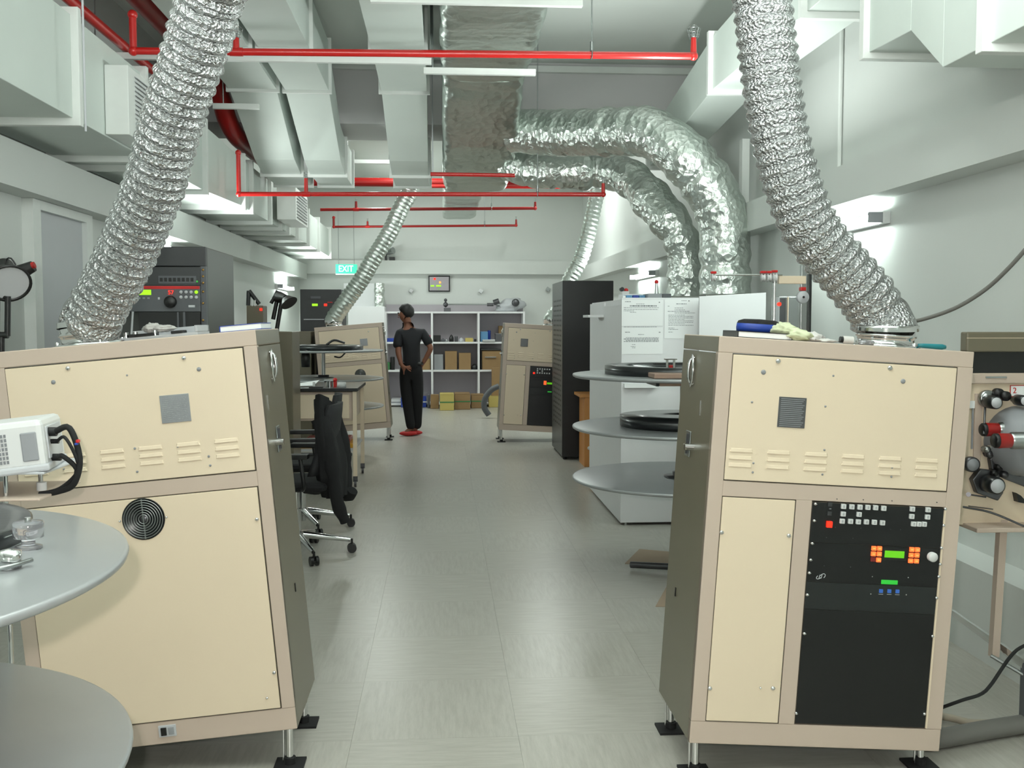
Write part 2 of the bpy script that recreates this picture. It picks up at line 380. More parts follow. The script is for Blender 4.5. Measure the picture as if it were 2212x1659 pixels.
# register on its side
ga, gb, gc = at(228, 290, Y=6.15), at(276, 140, Y=6.15), at(330, 200, X=-1.72)
rg = MB().box(ga.x, gb.x, 6.15, 7.45, ga.z, gb.z).part('register_box', 'flange_white', dl, 0.004)
for k in range(13):
    z = ga.z+0.04+k*(gb.z-ga.z-0.08)/12
    m = Matrix.Translation((gb.x+0.006, 6.8, z)) @ Matrix.Rotation(math.radians(35), 4, 'Y')
    MB().box(-0.014, 0.014, -0.52, 0.52, -0.0015, 0.0015, m).part('louver_slat', 'light_grey', dl)
rg2 = MB().box(-1.83, -1.62, 11.6, 12.6, 2.64, 3.0).part('register_box', 'flange_white', dl, 0.004)
for k in range(9):
    z = 2.68+k*0.035; m = Matrix.Translation((-1.615, 12.1, z)) @ Matrix.Rotation(math.radians(35), 4, 'Y')
    MB().box(-0.014, 0.014, -0.44, 0.44, -0.0015, 0.0015, m).part('louver_slat', 'light_grey', dl)
# upper large white box duct, nearest left
duct_run('plenum_box', 'huge white duct box at the top left corner of the room', [(2.2, -2.54, -2.02, 2.75, 3.6), (3.3, -2.54, -2.02, 2.75, 3.6), (4.35, -2.54, -2.02, 2.95, 3.6)], [1, 2], fo=0.03, ft=0.05) if False else None
# right ducts
duct_run('return_duct', 'white duct along the upper right wall ending in a flanged elbow', [(2.2, 1.97, 2.30, 3.17, 3.62), (3.9, 1.97, 2.30, 3.17, 3.62), (5.5, 1.97, 2.30, 3.17, 3.62), (7.35, 1.95, 2.28, 3.17, 3.55), (9.1, 1.98, 2.28, 3.02, 3.36), (9.7, 1.98, 2.28, 2.98, 3.32)], [1, 2, 3, 5], fo=0.035, ft=0.05)
duct_run('intake_duct', 'white tapering duct at the top right corner above the wall beam', [(1.9, 1.93, 2.5, 2.48, 3.05), (3.55, 1.93, 2.5, 2.48, 3.05), (3.95, 1.97, 2.5, 2.50, 3.05), (4.3, 2.0, 2.5, 2.74, 3.05), (4.75, 2.0, 2.5, 2.76, 3.05)], [1, 4], fo=0.03, ft=0.05)
# thin hanger rod left, conduits
def rod(p, q, r, m, name, label, cat, group=None):
    return MB().cyl(p, q, r, n=8).thing(name, m, label, cat, group)
a = at(178, 0, Y=5.45); b = at(176, 284, Y=5.45)
rod((a.x, 5.45, ZC), (a.x, 5.45, b.z), 0.006, 'light_grey', 'hanger_rod', 'thin steel hanger rod in front of the large left duct', 'rod')
a = at(1817, 60, X=XW-0.02)
c = MB().cyl((XW-0.015, a.y, 2.44), (XW-0.015, a.y, ZC), 0.014, n=8)
c.thing('wall_conduit', 'flange_white', 'vertical white conduit on the right wall above the beam', 'conduit')
a = at(1612, 280, Y=8.2)
MB().box(a.x-0.03, a.x+0.03, 8.2, 8.28, 2.3, 2.98).thing('hanger_strut', 'flange_white', 'white vertical strut beside the bend of the front foil pipe', 'strut')
# struts under ducts
def strut(x0, y0, x1, y1, Y, label, h=0.045, rods=None):
    a = at(x0, y0, Y=Y); b = at(x1, y0, Y=Y); z = at((x0+x1)/2, (y0+y1)/2, Y=Y).z
    t = thing('support_strut', label, 'strut', ((a.x+b.x)/2, Y, z), 'white duct support struts')
    MB().box(a.x, b.x, Y-0.02, Y+0.02, z-h/2, z+h/2).part('channel', 'flange_white', t, 0.003)
    for x in rods or (a.x+0.05, b.x-0.05): MB().cyl((x, Y, z), (x, Y, ZC), 0.006, n=6).part('hanger_rod', 'steel', t)
strut(210, 119, 932, 134, 7.4, 'white strut carrying the three white ducts, left half of the picture', rods=(-2.4, -0.07))
strut(915, 148, 1157, 162, 7.5, 'short white strut under the foil wrapped duct', rods=(-0.06,))
strut(800, -6, 1258, 10, 5.9, 'white strut at the top edge of the picture under the foil duct', rods=(-0.06, 0.78))
strut(460, 222, 560, 238, 8.9, 'short white strut crossing the thick red drop pipe', rods=(-1.84,))
strut(740, 294, 850, 306, 11.6, 'white strut seen between two white ducts, upper one')
strut(742, 344, 850, 355, 12.4, 'white strut seen between two white ducts, lower one')

# ------------------------------------------------------------------ foil wrapped main duct
def fsweep(keys, m, step=0.04, n=72, amp=0.02):
    mb = MB(); Ys = []; y = keys[0][0]
    while y < keys[-1][0]: Ys.append(y); y += step
    vs = []
    for y in Ys:
        for i in range(len(keys)-1):
            if keys[i][0] <= y <= keys[i+1][0]: break
        t = (y-keys[i][0])/(keys[i+1][0]-keys[i][0]); k = [keys[i][j]*(1-t)+keys[i+1][j]*t for j in range(5)]
        cx, cz, hx, hz = (k[1]+k[2])/2, (k[3]+k[4])/2, (k[2]-k[1])/2, (k[4]-k[3])/2
        for q in range(n):
            a = 2*math.pi*q/n; c_, s_ = math.cos(a), math.sin(a); e = 0.22
            x = math.copysign(abs(c_)**e, c_); z = math.copysign(abs(s_)**e, s_)
            p = Vector((cx+x*hx, y, cz+z*hz))
            d = noise.noise(p*5)*1.2+noise.noise(Vector((p.x*7, p.y*22, p.z*7)))*0.55+abs(noise.noise(p*14))*0.5
            pinch = 0.6*math.exp(-((y % 1.3-0.65)/0.05)**2)
            vs.append(p+Vector((x, 0, z))*(d-pinch)*amp)
    fs = []
    for i in range(len(Ys)-1): fs += [(i*n+k, i*n+(k+1) % n, (i+1)*n+(k+1) % n, (i+1)*n+k) for k in range(n)]
    mb.add(vs, fs, True); mb.add(vs[-n:], [tuple(range(n))], False); mb.add(vs[:n], [tuple(range(n))[::-1]], False)
    return mb
ft = thing('foil_main_duct', 'wide foil wrapped duct running along the ceiling and dipping under the beam', 'duct', (0.33, 3.4, 3.42))
fsweep([(3.5, 0.01, 0.68, 3.44, 3.95), (8.3, 0.01, 0.68, 3.42, 3.95)], 0).part('straight_wrap', 'wrap_foil_flat', ft)
fsweep([(8.26, 0.02, 0.67, 3.42, 3.94), (9.95, 0.02, 0.69, 2.93, 3.40), (10.75, 0.03, 0.66, 2.86, 3.36)], 0, step=0.035).part('drop_wrap', 'wrap_foil_flat', ft)
fsweep([(10.7, 0.03, 0.66, 2.88, 3.36), (12.5, 0.03, 0.55, 3.2, 3.6), (17, 0.03, 0.55, 3.2, 3.6)], 0, step=0.08).part('far_wrap', 'wrap_foil_flat', ft)
def foil_pipe(label, pts, r, seams):
    path = uniform(spline(pts, 0.02), 0.022)
    def rf(L, a, p):
        d = noise.noise(p*6)*0.022+noise.noise(p*17)*0.012+abs(noise.noise(p*30))*0.006
        for s in seams: d -= 0.022*math.exp(-((L-s)/0.03)**2)
        return r+d
    t = thing('foil_pipe', label, 'duct', path[-1])
    MB().tube(path, r, 56, True, rf).part('foil_wrap', 'wrap_foil', t)
    return t
YF = 8.1
P = [at(1112, 282, Y=9.4), at(1200, 287, Y=9.15), at(1330, 285, Y=8.6), at(1405, 287, Y=8.3), at(1475, 335, Y=YF-.02), at(1535, 410, Y=YF-.04), at(1562, 480, Y=YF-.05), at(1566, 560, Y=YF-.05), at(1566, 660, Y=YF-.05)]
P[-1].z = 1.72; foil_pipe('upper foil wrapped pipe bending down beside the right wall', P, 0.198, (.35, .6, 1.15, 1.4, 2.1, 2.9))
YG = 8.72
P = [at(1098, 355, Y=9.95), at(1200, 371, Y=9.55), at(1300, 370, Y=9.48), at(1360, 385, Y=9.25), at(1415, 440, Y=8.9), at(1462, 500, Y=YG), at(1482, 560, Y=YG), at(1482, 660, Y=YG)]
P[-1].z = 1.72; foil_pipe('lower foil wrapped pipe bending down behind the white cabinet', P, 0.168, (.3, .62, .95, 1.5, 2.2))

# ------------------------------------------------------------------ red sprinkler pipes
def joint(t, p, r): MB().ball(p, r*1.35, 8).part('pipe_fitting', 'red_pipe', t)
def sprinkler(t, p, guard=False):
    mb = MB().cyl(p, p+Vector((0, 0, 0.03)), 0.008, n=8).cyl(p+Vector((0, 0, 0.045)), p+Vector((0, 0, 0.048)), 0.018, n=12)
    mb.cyl(p+Vector((-0.01, 0, 0.02)), p+Vector((-0.006, 0, 0.046)), 0.002, n=5).cyl(p+Vector((0.01, 0, 0.02)), p+Vector((0.006, 0, 0.046)), 0.002, n=5)
    h = mb.part('sprinkler_head', 'steel', t)
    if guard:
        g = MB()
        for k in range(6):
            a = k*math.pi/3; u = Vector((math.cos(a), math.sin(a), 0))
            g.cyl(p+u*0.028, p+u*0.042+Vector((0, 0, 0.055)), 0.0016, n=5).cyl(p+u*0.042+Vector((0, 0, 0.055)), p+u*0.018+Vector((0, 0, 0.075)), 0.0016, n=5)
        for R, z in ((0.028, 0), (0.037, 0.03), (0.042, 0.055), (0.018, 0.075)): g.torus(p+Vector((0, 0, z)), R, 0.0016, n=18, k=4)
        g.part('sprinkler_guard', 'steel', t)
def cross_pipe(label, Y, xa, xb, ya, yb, r, riser_a=None, mids=(), riser_b=None, hang=(), guard=False):
    pm = 'red_pipe' if Y < 14 else 'dark_red'  # distant pipes get a darker red, painting in the dimmer light there
    A = at(xa, ya, Y=Y); B = at(xb, yb, Y=Y)
    t = thing('sprinkler_pipe', label, 'pipe', (A.x, Y, A.z), 'red sprinkler pipes across the room')
    MB().cyl(A, B, r, n=16).part('pipe', pm, t)
    if riser_a:
        U = Vector((A.x, Y, at(xa, riser_a, Y=Y).z)); MB().cyl(A, U, r, n=14).part('riser', pm, t); joint(t, A, r); joint(t, U, r)
    for mx, my in mids:
        z = at(mx, my, Y=Y).z; x = at(mx, my, Y=Y).x; q = Vector((x, Y, A.z+(B.z-A.z)*(x-A.x)/(B.x-A.x)))
        MB().cyl(q, (x, Y, z), r*0.95, r*0.8, n=14).part('riser', pm, t)
        MB().cyl(q-Vector((r*1.8, 0, 0)), q+Vector((r*1.8, 0, 0)), r*1.2, n=14).part('pipe_fitting', 'red_pipe', t); sprinkler(t, Vector((x, Y, z)), guard)
    if riser_b:
        U = Vector((B.x, Y, at(xb, riser_b, Y=Y).z)); MB().cyl(B, U, r*0.95, r*0.75, n=14).part('riser', pm, t); joint(t, B, r*0.95); sprinkler(t, U, guard)
    for hx in hang:
        x = at(hx, ya, Y=Y).x; z = A.z+(B.z-A.z)*(x-A.x)/(B.x-A.x)
        h = MB().torus((x, Y, z), r*1.25, 0.004, 'x', 20, 6).cyl((x, Y, z+r), (x, Y, z+r+0.06), 0.012, n=8).part('pipe_clamp', 'steel', t)
        MB().cyl((x, Y, z+r+0.05), (x, Y, ZC), 0.004, n=6).part('hanger_rod', 'steel', t)
    return t
cross_pipe('nearest red sprinkler pipe with an upturned guarded end at top right', 6.5, 288, 1498, 110, 121, 0.0225, 32, [(510, 82)], 82, [1278], True)
cross_pipe('red sprinkler pipe crossing just below the white ducts', 9.2, 516, 1303, 419, 420, 0.0195, 330, [(661, 385)], 396, [1161])
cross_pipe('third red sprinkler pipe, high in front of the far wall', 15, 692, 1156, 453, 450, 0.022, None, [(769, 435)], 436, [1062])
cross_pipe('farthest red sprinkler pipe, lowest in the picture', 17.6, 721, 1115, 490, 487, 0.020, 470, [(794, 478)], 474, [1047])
def red_main(label, paths):
    t = thing('fire_main', label, 'pipe', paths[0][0][0])
    for pts, r in paths: MB().tube(uniform(spline(pts, 0.03), 0.05), r, 20).part('pipe', 'dark_red' if r > 0.05 else 'red_pipe', t)
    return t
red_main('thick red fire main running away at top left and dropping in front of the beam',
    [([(-2.06, 3.2, 3.72), (-2.06, 6, 3.72), (-2.04, 8.3, 3.72), (-1.99, 9.0, 3.66), (-1.96, 9.35, 3.50), (-1.95, 9.6, 3.34), (-1.94, 9.95, 3.26), (-1.94, 10.6, 3.26), (-1.92, 11.9, 3.27), (-1.88, 12.9, 3.27)], 0.088),
     ])
red_main('thin red pipe running away between the left duct and the fire main', [([(-2.21, 3.0, 3.42), (-2.21, 6.5, 3.42), (-2.20, 8.3, 3.42)], 0.034)])
a = at(640, 392, Y=12.9); b = at(1335, 398, Y=12.9)
red_main('thick red pipe crossing the room behind the white ducts', [([a, (a.x*.5+b.x*.5, 12.9, a.z), b], 0.055)])
a = at(870, 402, Y=12.6); b = at(1210, 404, Y=12.6)
red_main('thinner red pipe just under the thick crossing pipe', [([a, b], 0.022)])
a = at(930, 376, Y=9.5); b = at(1112, 376, Y=9.5)
red_main('short red pipe passing in front of the foil duct', [([(a.x, 9.5, a.z), (b.x, 9.5, a.z-.005)], 0.018)])
rod((a.x+0.02, 9.5, a.z+0.01), (a.x+0.02, 9.5, ZC), 0.005, 'light_grey', 'hanger_rod', 'thin steel rod holding the short red pipe in front of the foil duct', 'rod')
# ------------------------------------------------------------------ projector consoles
CW, CD, CHt = 0.845, 0.47, 1.331
def con_mtx(x, y, z, deg): return Matrix.Translation((x, y, z)) @ Matrix.Rotation(math.radians(deg), 4, 'Y')
class Con:
    def __init__(s, x, y, z, deg, label, side):
        s.m = con_mtx(x, y, z, deg); s.inv = s.m.inverted(); s.Y = y; s.side = side
        s.t = thing('projector_console', label, 'projector', mtx=s.m, group='beige projector consoles')
        t = s.t
        # body shell behind the face, side sheets, top cap
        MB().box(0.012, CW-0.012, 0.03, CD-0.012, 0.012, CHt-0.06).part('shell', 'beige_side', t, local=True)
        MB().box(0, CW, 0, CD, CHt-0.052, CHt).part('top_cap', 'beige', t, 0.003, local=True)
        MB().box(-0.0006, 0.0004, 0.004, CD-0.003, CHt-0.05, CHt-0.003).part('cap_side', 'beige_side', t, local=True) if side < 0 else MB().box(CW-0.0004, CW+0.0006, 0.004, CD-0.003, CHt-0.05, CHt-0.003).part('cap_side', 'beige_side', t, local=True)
        MB().box(0, CW, 0, 0.03, 0, 0.075).part('bottom_rail', 'beige', t, 0.003, local=True)
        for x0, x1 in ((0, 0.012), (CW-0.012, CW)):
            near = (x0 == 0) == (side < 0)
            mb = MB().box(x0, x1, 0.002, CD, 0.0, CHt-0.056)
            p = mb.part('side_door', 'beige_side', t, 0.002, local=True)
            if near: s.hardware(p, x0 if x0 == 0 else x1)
        for x, y in ((0.035, 0.06), (CW-0.035, 0.06), (0.035, CD-0.05), (CW-0.035, CD-0.05)):
            w = s.m @ Vector((x, y, 0)); lg = MB().cyl((w.x, w.y, 0.012), (w.x, w.y, w.z+0.02), 0.012, n=10).cyl((w.x-0.02, w.y, 0.012), (w.x-0.02, w.y, w.z+0.02), 0.004, n=6)
            l = lg.part('leg', 'chrome', t); MB().box(w.x-0.05, w.x+0.05, w.y-0.05, w.y+0.05, 0.0, 0.008).cyl((w.x, w.y, 0.006), (w.x, w.y, 0.03), 0.02, n=12).part('foot_pad', 'rubber', l)
    def hardware(s, p, x):
        o = -1 if x == 0 else 1
        def B(x0, x1, *r): return MB().box(x+o*x0, x+o*x1, *r)
        y = 0.30 if x == 0 else 0.22
        h = MB().lathe((x+o*0.006, y, 1.205), [(0.026, -0.001), (0.028, 0.003), (0.022, 0.006)], 24, 'x', Matrix.Diagonal((o, 1, 2.1)))
        h.tube(spline([(x, y, 1.25), (x+o*0.014, y, 1.24), (x+o*0.018, y, 1.205), (x+o*0.014, y, 1.17), (x, y, 1.16)], 0.01), 0.0055, 8)
        h.part('door_pull', 'chrome', p, local=True)
        B(0, 0.004, y-0.035, y+0.03, 0.905, 0.995).part('lock_plate', 'steel', p, 0.002, local=True)
        B(0.003, 0.010, y-0.012, y-0.002, 0.915, 0.985).part('latch_slot', 'rack_dark', p, local=True)
        MB().cyl((x, y-0.07, 0.945), (x+o*0.03, y-0.07, 0.945), 0.012, n=14).cyl((x+o*0.02, y-0.02, 0.948), (x+o*0.022, y-0.075, 0.948), 0.003, n=6).part('key_latch', 'chrome', p, local=True)
        B(0, 0.003, y-0.13, y-0.126, 1.06, 1.11).part('strike', 'chrome', p, local=True)
        B(0, 0.003, y+0.02, y+0.03, 0.40, 0.43).part('slot', 'black', p, local=True)
    def loc(s, px, py):
        o = s.inv @ Vector((0, 0, CH)); r = s.inv.to_3x3() @ ray(px, py); t = -o.y/r.y; q = o+r*t; return q.x, q.z
    def screw(s, px, py, r, m='chrome', d=0.006, parent=None):
        x, z = s.loc(px, py); s.screwl(x, z, r, m, d, parent)
    def screwl(s, x, z, r, m='chrome', d=0.006, parent=None):
        y0 = -0.0045; mb = MB().lathe((x, y0, z), [(0.0001, -d), (r*0.6, -d*0.85), (r, -d*0.3), (r, 0.001)], 12, 'y').box(x-r*0.8, x+r*0.8, y0-d-0.0004, y0-d*0.8, z-r*0.12, z+r*0.12)
        mb.part('screw', m, parent or s.t, local=True)
    def panel(s, x0, x1, z0, z1, m='cream', name='front_panel', y=-0.004, label=None, bev=0.0015):
        MB().box(x0-0.003, x1+0.003, 0.0, 0.02, z0-0.003, z1+0.003).part('panel_gap', 'seam', s.t, local=True)
        return MB().box(x0, x1, y, 0.01, z0, z1).part(name, m, s.t, bev, local=True, label=label)
    def rail(s, x0, x1, z0, z1, name='frame_rail'): return MB().box(x0, x1, -0.001, 0.03, z0, z1).part(name, 'beige', s.t, 0.0015, local=True)
    def louver(s, x, z, w=0.078, parent=None):
        v = [(x-w/2, -0.0035, z-0.003), (x+w/2, -0.0035, z-0.003), (x+w/2, -0.0035, z+0.010), (x-w/2, -0.0035, z+0.010), (x-w/2+0.003, -0.0075, z-0.002), (x+w/2-0.003, -0.0075, z-0.002), (x+w/2-0.006, -0.0055, z+0.008), (x-w/2+0.006, -0.0055, z+0.008)]
        MB().add(v, [(0, 1, 5, 4), (4, 5, 6, 7), (0, 4, 7, 3), (1, 2, 6, 5), (7, 6, 2, 3)]).part('louver', 'cream', parent or s.t, local=True)
    def plate(s, x, z, w, h, m, m2, par):
        p = MB().box(x-w/2, x+w/2, -0.007, -0.003, z-h/2, z+h/2).part('rating_plate', m, par, 0.0008, local=True)
        ln = MB(); k = 0; zz = z+h/2-0.006
        while zz > z-h/2+0.005:
            ln.box(x-w/2+0.006, x+w/2-0.006-(k % 3)*0.004, -0.0076, -0.0068, zz-0.001, zz+0.001); zz -= 0.0062; k += 1
        ln.part('plate_print', m2, par, local=True)
    def collar(s, x, y, r=0.098):
        t = s.t; z = CHt
        MB().lathe((x, y, z), [(r+0.02, 0), (r+0.02, 0.006), (r, 0.008), (r, 0.03), (r+0.006, 0.033), (r+0.006, 0.04), (r, 0.043), (r, 0.07)], 40).part('exhaust_collar', 'chrome', t, local=True)
        for k in range(4):
            a = k*math.pi/2+0.6
            MB().cyl((x+math.cos(a)*(r+0.014), y+math.sin(a)*(r+0.014), z+0.004), (x+math.cos(a)*(r+0.014), y+math.sin(a)*(r+0.014), z+0.016), 0.007, n=8).part('collar_bolt', 'chrome', t, local=True)
def front_right(c):
    L = c.loc
    # rails
    c.rail(0, 0.047, 0.075, CHt-0.052, 'left_rail'); c.rail(CW-0.052, CW, 0.075, CHt-0.052, 'right_rail')
    zU = 0.868; zM = 0.818
    c.rail(0.047, CW-0.052, zM, zU, 'middle_rail'); c.rail(0.292, 0.345, 0.075, zM, 'divider_rail')
    up = c.panel(0.049, CW-0.056, zU+0.004, CHt-0.056); lo = c.panel(0.049, 0.288, 0.079, zM-0.003)
    x0, x1 = 0.062+0.035, 0.75-0.035
    for k in range(6):
        for j in range(3): c.louver(x0+(x1-x0)*k/5, 0.966-j*0.024, parent=up)
    c.screwl(0.195, 1.262, 0.0085, parent=up); c.screwl(0.565, 1.262, 0.0085, parent=up)
    c.screwl(0.15, 1.224, 0.008, 'mid_grey', 0.003, up); c.screwl(0.612, 1.222, 0.008, 'mid_grey', 0.003, up)
    for x, z in ((0.38, 1.226), (0.12, 1.126), (0.362, 1.126), (0.14, 0.93), (0.14, 0.9), (0.37, 0.985), (0.37, 0.905), (0.6, 0.94), (0.6, 0.91)): c.screwl(x, z, 0.0035, 'mid_grey', 0.003, up)
    c.plate(0.253, 1.10, 0.09, 0.098, 'plate_dark', 'mid_grey', up)
    for x, z in ((0.053, 0.70), (0.275, 0.70), (0.053, 0.187), (0.22, 0.195), (0.262, 0.195)): c.screwl(x, z, 0.0075 if x != 0.22 else 0.004, parent=lo)
    # rack with equipment
    RX0, RX1 = 0.347, CW-0.058
    rows = [(0.682, 0.813, 'black_panel'), (0.553, 0.681, 'black_panel'), (0.462, 0.552, 'film_black'), (0.081, 0.461, 'black_panel')]
    MB().box(RX0-0.002, RX1+0.004, 0.0, 0.02, 0.079, 0.815).part('panel_gap', 'seam', c.t, local=True)
    MB().box(RX1+0.0005, RX1+0.006, -0.006, 0.01, 0.079, 0.815).part('rack_edge', 'cream', c.t, local=True)
    ps = [MB().box(RX0, RX1, -0.003, 0.012, a, b).part('rack_unit', m, c.t, 0.001, local=True) for a, b, m in rows]
    return RX0, RX1, ps
def collar_pos(c, px, py, y):
    w = at(px, py, Y=c.Y+y); l = c.inv @ w; return l.x
cr = Con(0.80, 3.2, 0.127, 3.6, 'beige projector console in the right foreground with lit black control rack', -1)
RX0, RX1, ps = front_right(cr)
def zm(x, y): return cr.loc(1700+x/6.144, 1050+y/6.144)
def keyp(x, y, w, h, m, name='push_button', d=0.008, par=None):
    X, Z = zm(x, y); return MB().box(X-w/2, X+w/2, -0.003-d, 0, Z-h/2, Z+h/2).part(name, m, par, 0.001, local=True)
leg = MB()
for (x, y) in [(740,265),(850,270),(957,275),(1062,278),(1165,282),(1272,290),(735,365),(945,370),(722,460),(832,463),(935,468),(1042,470),(1148,475),(1255,482),(1652,300),(1860,310),(1643,397),(1852,405),(1668,497),(1738,499),(1808,500)]:
    keyp(x, y, 0.0155, 0.0155, 'white_plastic', par=ps[0]); X, Z = zm(x, y)
    for k in (-1, 0, 1): leg.box(X-0.003, X+0.003, -0.0114, -0.0108, Z+k*0.003-0.0007, Z+k*0.003+0.0007)
leg.part('button_legend', 'print_grey', ps[0], local=True)
keyp(552, 503, 0.018, 0.02, 'lit_red', 'red_lit_button', par=ps[0])
for x, y in ((565, 240), (558, 360)): keyp(x, y, 0.014, 0.014, 'rack_dark', 'indicator', 0.004, ps[0])
keyp(570, 300, 0.008, 0.004, 'print_grey', 'rack_print', 0.0006, ps[0])
for x, y in [(1145,822),(1220,824),(1138,895),(1215,897),(1207,975),(1648,838),(1722,841),(1640,912),(1715,914),(1632,987),(1708,990)]:
    keyp(x, y, 0.0155, 0.0145, 'lit_orange', 'orange_lit_key', 0.005, ps[1]); X, Z = zm(x, y)
    MB().box(X-0.004, X+0.004, -0.0086, -0.0078, Z-0.0012, Z+0.0012).part('key_mark', 'lit_amber', ps[1], local=True)
keyp(1133, 968, 0.0155, 0.0145, 'lit_orange_dim', 'unlit_key', 0.005, ps[1])
keyp(1418, 902, 0.083, 0.040, 'black', 'display_bezel', 0.002, ps[1]); keyp(1418, 902, 0.0665, 0.023, 'lit_green', 'green_display', 0.003, ps[1])
X, Z = zm(1912, 932); MB().lathe((X, -0.003, Z), [(0.0001, -0.016), (0.014, -0.016), (0.0158, -0.013), (0.0158, 0)], 28, 'y').part('white_knob', 'white_plastic', ps[1], local=True)
keyp(1352, 1272, 0.055, 0.014, 'lit_green2', 'green_display', 0.003, ps[2])
for x, y in ((1240, 1388), (1350, 1390), (1458, 1393)): keyp(x, y, 0.0125, 0.012, 'lit_blue', 'blue_button', 0.004, ps[2]); keyp(x, y+45, 0.016, 0.003, 'mid_grey', 'rack_print', 0.0006, ps[2])
for x, y in ((1125, 1198), (1600, 1210), (1105, 1428), (1575, 1438)): keyp(x, y, 0.004, 0.004, 'chrome', 'small_bolt', 0.002, ps[2])
for x, y in ((660,170),(1010,180),(1390,195),(1985,215),(635,545),(975,555),(1370,572),(1500,575)): keyp(x, y, 0.003, 0.003, 'dark_steel', 'small_bolt', 0.002, ps[0])
for x, y in ((520,680),(870,690),(488,1055),(838,1070)): keyp(x, y, 0.003, 0.003, 'dark_steel', 'small_bolt', 0.002, ps[1])
# swooping emblem: two crescents around two tall letters
lg = MB(); X, Z = zm(440, 1198)
for cx, cz, a0, a1, rx, rz in ((-0.005, -0.001, 120, 330, 0.009, 0.006), (0.006, 0.0015, -60, 150, 0.009, 0.0075)):
    lg.tube([(X+cx+rx*math.cos(math.radians(a)), -0.0045, Z+cz+rz*math.sin(math.radians(a))+rx*0.4*math.cos(math.radians(a))) for a in range(a0, a1, 12)], 0.0011, 6)
for dx in (-0.004, 0.003): lg.tube([(X+dx-0.0016, -0.0045, Z-0.006), (X+dx+0.0016, -0.0045, Z+0.006)], 0.0011, 6)
lg.part('emblem', 'light_grey', ps[2], local=True)
for x, y in ((370,235),(355,455),(328,757),(308,975),(290,1147),(263,1438),(2090,300),(2068,518),(2038,815),(2020,1032),(2003,1197),(1975,1480)):
    cr.screw(1700+x/6.144, 1050+y/6.144, 0.0055)
for x, y in ((1736.5, 1367.5), (1719, 1539.5), (2012.6, 1373.5), (1995, 1541)): cr.screw(x, y, 0.0055)
xr = collar_pos(cr, 1912, 745, 0.2); cr.collar(xr, 0.2, 0.094)

cl_ = Con(-1.3272, 3.35, 0.075, -5.08, 'beige projector console in the left foreground with a round fan grille', 1)
def front_left(c, fine=True):
    c.rail(0, 0.047, 0.075, CHt-0.052, 'left_rail'); c.rail(CW-0.043, CW, 0.075, CHt-0.052, 'right_rail')
    zU, zM = 0.872, 0.822
    c.rail(0.047, CW-0.043, zM, zU, 'middle_rail')
    up = c.panel(0.049, CW-0.047, zU+0.004, CHt-0.056); lo = c.panel(0.049, CW-0.047, 0.079, zM-0.003)
    return up, lo
up, lo = front_left(cl_)
A5 = lambda x, y: (x/3.16, 400+y/3.16)
A6 = lambda x, y: (x/3.16, 800+y/3.16)
for p, r, m in ((A5(467, 1250), 0.0075, 'chrome'), (A5(1258, 1180), 0.0075, 'chrome'), (A5(368, 1344), 0.007, 'mid_grey'), (A5(1360, 1256), 0.007, 'mid_grey'), (A5(870, 1297), 0.003, 'mid_grey'), (A6(923, 532), 0.004, 'mid_grey'), (A6(1427, 586), 0.004, 'mid_grey'), (A6(1437, 648), 0.004, 'mid_grey'), (A6(940, 691), 0.004, 'mid_grey'), (A6(1215, 520), 0.003, 'mid_grey'), (A6(440, 672), 0.003, 'mid_grey')):
    cl_.screw(p[0], p[1], r, m, 0.006 if m == 'chrome' else 0.003, up)
x, z = cl_.loc(*A5(1200, 1523)); cl_.plate(x, z, 0.093, 0.09, 'plate_grey', 'mid_grey', up)
x1, z1 = cl_.loc(A6(1545, 0)[0], A6(0, 480)[1])
for k in range(6):
    for j in range(3): cl_.louver(x1-k*0.1215, z1-0.002-j*0.0245, parent=up)
for p, r in ((A6(1755, 1015), 0.0065), (A6(822, 1028), 0.004), (A6(1140, 1000), 0.004), ((592.7, 1452), 0.0065), ((577.5, 1506.6), 0.0045)):
    cl_.screw(p[0], p[1], r, parent=lo)
def fan(c, x, z, R, par):
    f = MB().lathe((x, 0, z), [(R, -0.003), (R, -0.0055), (R*0.96, -0.0058), (R*0.94, -0.004), (0.0001, -0.0045)], 40, 'y').part('fan_hole', 'film_black', par, local=True)
    k = R*0.9
    while k > R*0.1:
        MB().torus((x, -0.0085, z), k, 0.0013, 'y', 40, 6).part('grille_ring', 'steel', par, local=True); k -= R*0.115
    MB().box(x-0.002, x+0.002, -0.008, -0.005, z-R*0.95, z+R*0.95).part('grille_bar', 'steel', par, local=True)
    MB().lathe((x, 0, z), [(0.0001, -0.0065), (R*0.3, -0.0062), (R*0.3, -0.004)], 24, 'y').part('fan_hub', 'dark_steel', par, local=True)
x, z = cl_.loc(311, 1120.6); fan(cl_, x, z, 0.0685, lo)
x, z = cl_.loc(1145/3.16, 1150+1352/3.16)
MB().box(x-0.028, x+0.028, -0.006, 0.001, z-0.019, z+0.019).part('switch_plate', 'light_grey', cl_.t, 0.001, local=True)
MB().box(x-0.02, x-0.002, -0.011, -0.005, z-0.013, z+0.013).part('power_rocker', 'black', cl_.t, 0.001, local=True)
MB().box(x+0.004, x+0.022, -0.009, -0.005, z-0.012, z+0.012).part('fuse_cover', 'mid_grey', cl_.t, 0.001, local=True)
xl = collar_pos(cl_, 196, 742, 0.22); cl_.collar(xl, 0.22, 0.094)

